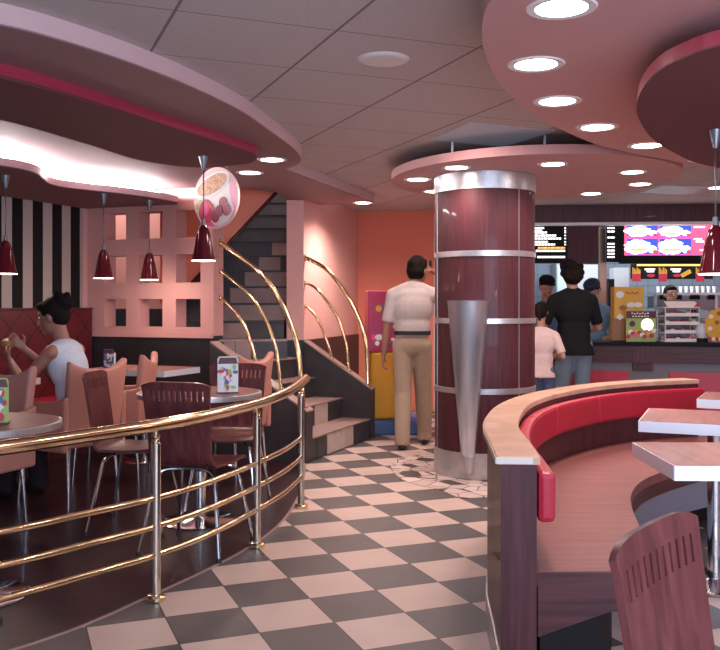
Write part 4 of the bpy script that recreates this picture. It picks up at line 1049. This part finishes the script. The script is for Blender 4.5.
    for k in (1, -1):
        ft = Vector(feet[k]); z = ft.z
        mb = MB(); mb.cap_(ft+Vector((0, -.06, .042))*s, ft+Vector((0, .13, .030))*s, .040*s, .034*s); mb.ell(ft+Vector((0, .05, .05))*s, (.042*s, .09*s, .042*s)); mb.cap_(ft+Vector((0, -.04, .05))*s, ft+Vector((0, -.035, .10))*s, .042*s, .040*s)
        for v in mb.bm.verts:
            if v.co.z < z+.004: v.co.z = z+.004
        o = remesh(mb, 'shoe', shoe, t, .009, 2)
    # face details and hair
    s = s0*1.10
    for k in (1, -1):
        e = MB().ell(HP(k*.031, .075, .014), (.011*s, .009*s, .007*s), hd, 10).build('eye', 'white', t)
        MB().ell(HP(k*.031, .0825, .014), (.0052*s, .003*s, .0058*s), hd, 8).build('iris', 'rubber', e)
    MB().ell(HP(0, .094, -.050), (.022*s, .005*s, .0065*s), hd, 10).build('lips', mat('lips', (.38, .09, .08), .4), t)
    mb = MB()
    mb.ell(HP(0, -.020, .034), (.083*s, .092*s, .088*s), hd, 20)
    if hair == 'short':
        mb.ell(HP(0, -.045, -.010), (.078*s, .066*s, .070*s), hd, 16); mb.ell(HP(0, -.035, -.035), (.076*s, .060*s, .055*s), hd, 16); mb.ell(HP(0, .04, .075), (.060*s, .045*s, .032*s), hd, 12)
    if hair == 'cap': mb.ell(HP(0, -.045, -.015), (.078*s, .060*s, .06*s), hd, 16)
    if hair == 'shaggy':
        random.seed(3)
        for i in range(26):
            a = 2*PI*random.random(); zz_ = random.random(); mb.ell(HP(.085*math.cos(a), -.03+.075*math.sin(a)*(1 if math.sin(a) < .3 else .6), -.055+.15*zz_), (.028*s, .026*s, .034*s), hd, 8)
        mb.ell(HP(0, -.045, -.02), (.090*s, .078*s, .085*s), hd, 16)
    if hair == 'bun':
        mb.ell(HP(0, -.045, .0), (.076*s, .068*s, .075*s), hd, 16); mb.ell(HP(0, -.10, .065), (.058*s, .055*s, .055*s), hd, 14); random.seed(8)
        for i in range(16):
            a = 2*PI*random.random(); mb.ell(HP(.045*math.cos(a), -.105+.05*math.sin(a), .08+.05*random.random()), (.02*s, .02*s, .02*s), hd, 8)
        mb.ell(HP(0, .045, .080), (.062*s, .040*s, .030*s), hd, 12)
    if hair == 'ponytail':
        mb.ell(HP(0, -.045, -.0), (.078*s, .068*s, .085*s), hd, 16); mb.cap_(HP(0, -.10, .02), HP(0, -.13, -.10), .032*s, .018*s)
    if hair: remesh(mb, 'hair', HAIR, t, .008, 2)
    if capc:
        mb = MB(); mb.ell(HP(0, -.012, .060), (.090*s, .104*s, .066*s), hd, 20)
        remesh(mb, 'cap', capc, t, .008, 2)
        MB().ell(HP(0, .108, .052), (.062*s, .055*s, .008*s), hd, 20).build('cap_visor', capc, t)
    return t
def beige(n, c, **k): return mat(n, c, .9, spec=.12, bump=.25, nscale=45, noise=.06, **k)
white_shirt = beige('pale_striped_shirt', (.56, .48, .45)); khaki = beige('khaki_cloth', (.42, .31, .22)); blacks = beige('black_cloth', (.012, .012, .013))
jeans = beige('faded_denim', (.20, .25, .30)); jeans2 = beige('blue_denim', (.10, .14, .22)); pinkt = beige('pink_cotton', (.70, .50, .46))
bluesh = beige('work_shirt_blue', (.16, .27, .42)); navy = mat('navy_cap', (.012, .018, .045), .7); lightblue = beige('white_cotton_top', (.62, .66, .74)); darkcl = beige('dark_cloth', (.03, .02, .025))
tanshoe = mat('tan_suede', (.38, .28, .21), .7); blackshoe = mat('black_leather', (.02, .018, .018), .4)
# man in beige trousers (seen from behind, phone at right ear)
H = 1.70; s = H/1.75
pm = at(412, 305, 7.72)
person('man in pale shirt and khaki trousers seen from behind, phone at his right ear', (pm.x, 7.72, 0), -.12, H, SKW, white_shirt, khaki, blackshoe,
    (0.0, 0, .90), (.01, .0, 1.215), (.05, .04, 1.545), {1: (.17, .10, 1.545), -1: (-.25, .03, .80)}, {1: (.10, .22, 0), -1: (-.075, -.10, 0)}, hair='short', width=1.12, belt=True, top_len=-.07, elbow={1: (1, .5, -.6), -1: (-1, -.5, 0)}, headrot=(-.45, -.1), palm={1: (-1, 0, 0), -1: (1, 0, 0)}, curl=.8)
ph = MB().box((0, 0, 0), (.018, .045, .10)).build('mobile_phone', 'rubber'); ph.location = (pm.x+.172, 7.86, 1.585); ph.rotation_euler = (.3, 0, -.2)
tag(ph, 'small dark mobile phone held at the ear of the man in khaki trousers', 'phone')
# customer in black shirt
pm = at(573.5, 305, 8.35)
person('man in black shirt and faded jeans standing at the counter, back to the viewer', (pm.x, 8.35, 0), .0, 1.68, SK, blacks, jeans, blackshoe,
    (.01, 0, .87), (0, .01, 1.175), (-.01, .04, 1.525), {1: (.17, .30, .98), -1: (-.21, .26, .95)}, {1: (.11, 0, 0), -1: (-.10, .02, 0)}, hair='shaggy', width=1.12, top_len=.075, headrot=(0, -.25), palm={1: (0, 0, -1), -1: (0, 0, -1)})
pm = at(541, 305, 8.22)
person('girl in a pink top and blue jeans standing left of the man in black', (pm.x, 8.22, 0), -.35, 1.26, SK, pinkt, jeans2, blackshoe,
    (0, 0, .64), (0, .0, .87), (-.0, .02, 1.175), {1: (.13, .12, .76), -1: (-.13, .22, .80)}, {1: (.07, 0, 0), -1: (-.07, .02, 0)}, hair='ponytail', width=1.08, top_len=.04, headrot=(0, -.1))
pm = at(545, 305, 9.72)
person('counter worker in dark cap and blue shirt facing the girl', (pm.x, 9.72, 0), PI+.1, 1.58, SK, bluesh, darkcl, blackshoe,
    (0, 0, .80), (0, .02, 1.08), (0, .07, 1.445), {1: (.20, .25, .93), -1: (-.17, .28, .93)}, {1: (.1, 0, 0), -1: (-.1, 0, 0)}, hair='cap', capc=blacks, headrot=(0, -.30), width=1.1)
pm = at(594, 305, 9.66)
person('counter worker in navy cap and blue shirt leaning behind the man in black', (pm.x, 9.66, 0), PI-.5, 1.62, SK, bluesh, darkcl, blackshoe,
    (0, 0, .80), (0, .05, 1.06), (-.01, .12, 1.40), {1: (.15, .33, .93), -1: (-.24, .20, .90)}, {1: (.1, 0, 0), -1: (-.1, 0, 0)}, hair='cap', capc=navy, headrot=(-.1, -.45), width=1.15)
pm = at(670, 305, 10.25)
person('kitchen worker whose face shows above the dessert case', (pm.x, 10.25, 0), PI, 1.52, SK, darkcl, darkcl, blackshoe,
    (0, 0, .76), (0, .0, 1.00), (0, .03, 1.36), {1: (.18, .22, .85), -1: (-.18, .22, .85)}, {1: (.1, 0, 0), -1: (-.1, 0, 0)}, hair='short', headrot=(0, 0))
# seated woman, facing left
pw = Vector((-1.86, 5.70, 0))
person('woman in a sleeveless white top seated at left with dark hair in a bun, eating', pw, 1.30, 1.64, SKW, lightblue, darkcl, blackshoe,
    (0, -.06, .53), (0, .02, .845), (0, .13, 1.165), {1: (.07, .40, .95), -1: (-.10, .38, .88)}, {1: (.10, .34, .004), -1: (-.08, .46, .004)}, sleeves='none', hair='bun', width=.95,
    kneepole=(0, 1, .6), elbow={1: (.5, -.2, -1), -1: (-.5, -.2, -1)}, headrot=(.1, -.28), top_len=.0, palm={1: (-.8, 0, .5), -1: (.8, 0, .5)}, curl=.7)
bg = MB().lathe([(.004, 0), (.040, .004), (.046, .014), (.046, .030), (.042, .045), (.022, .060), (.003, .064)], n=20).build('burger', 'cardbr'); 
R = Matrix.Rotation(1.30, 3, 'Z'); q = pw+R@Vector((-.005, .47, .96)); bg.location = q
tag(bg, 'half-eaten burger held in the hands of the seated woman', 'burger')
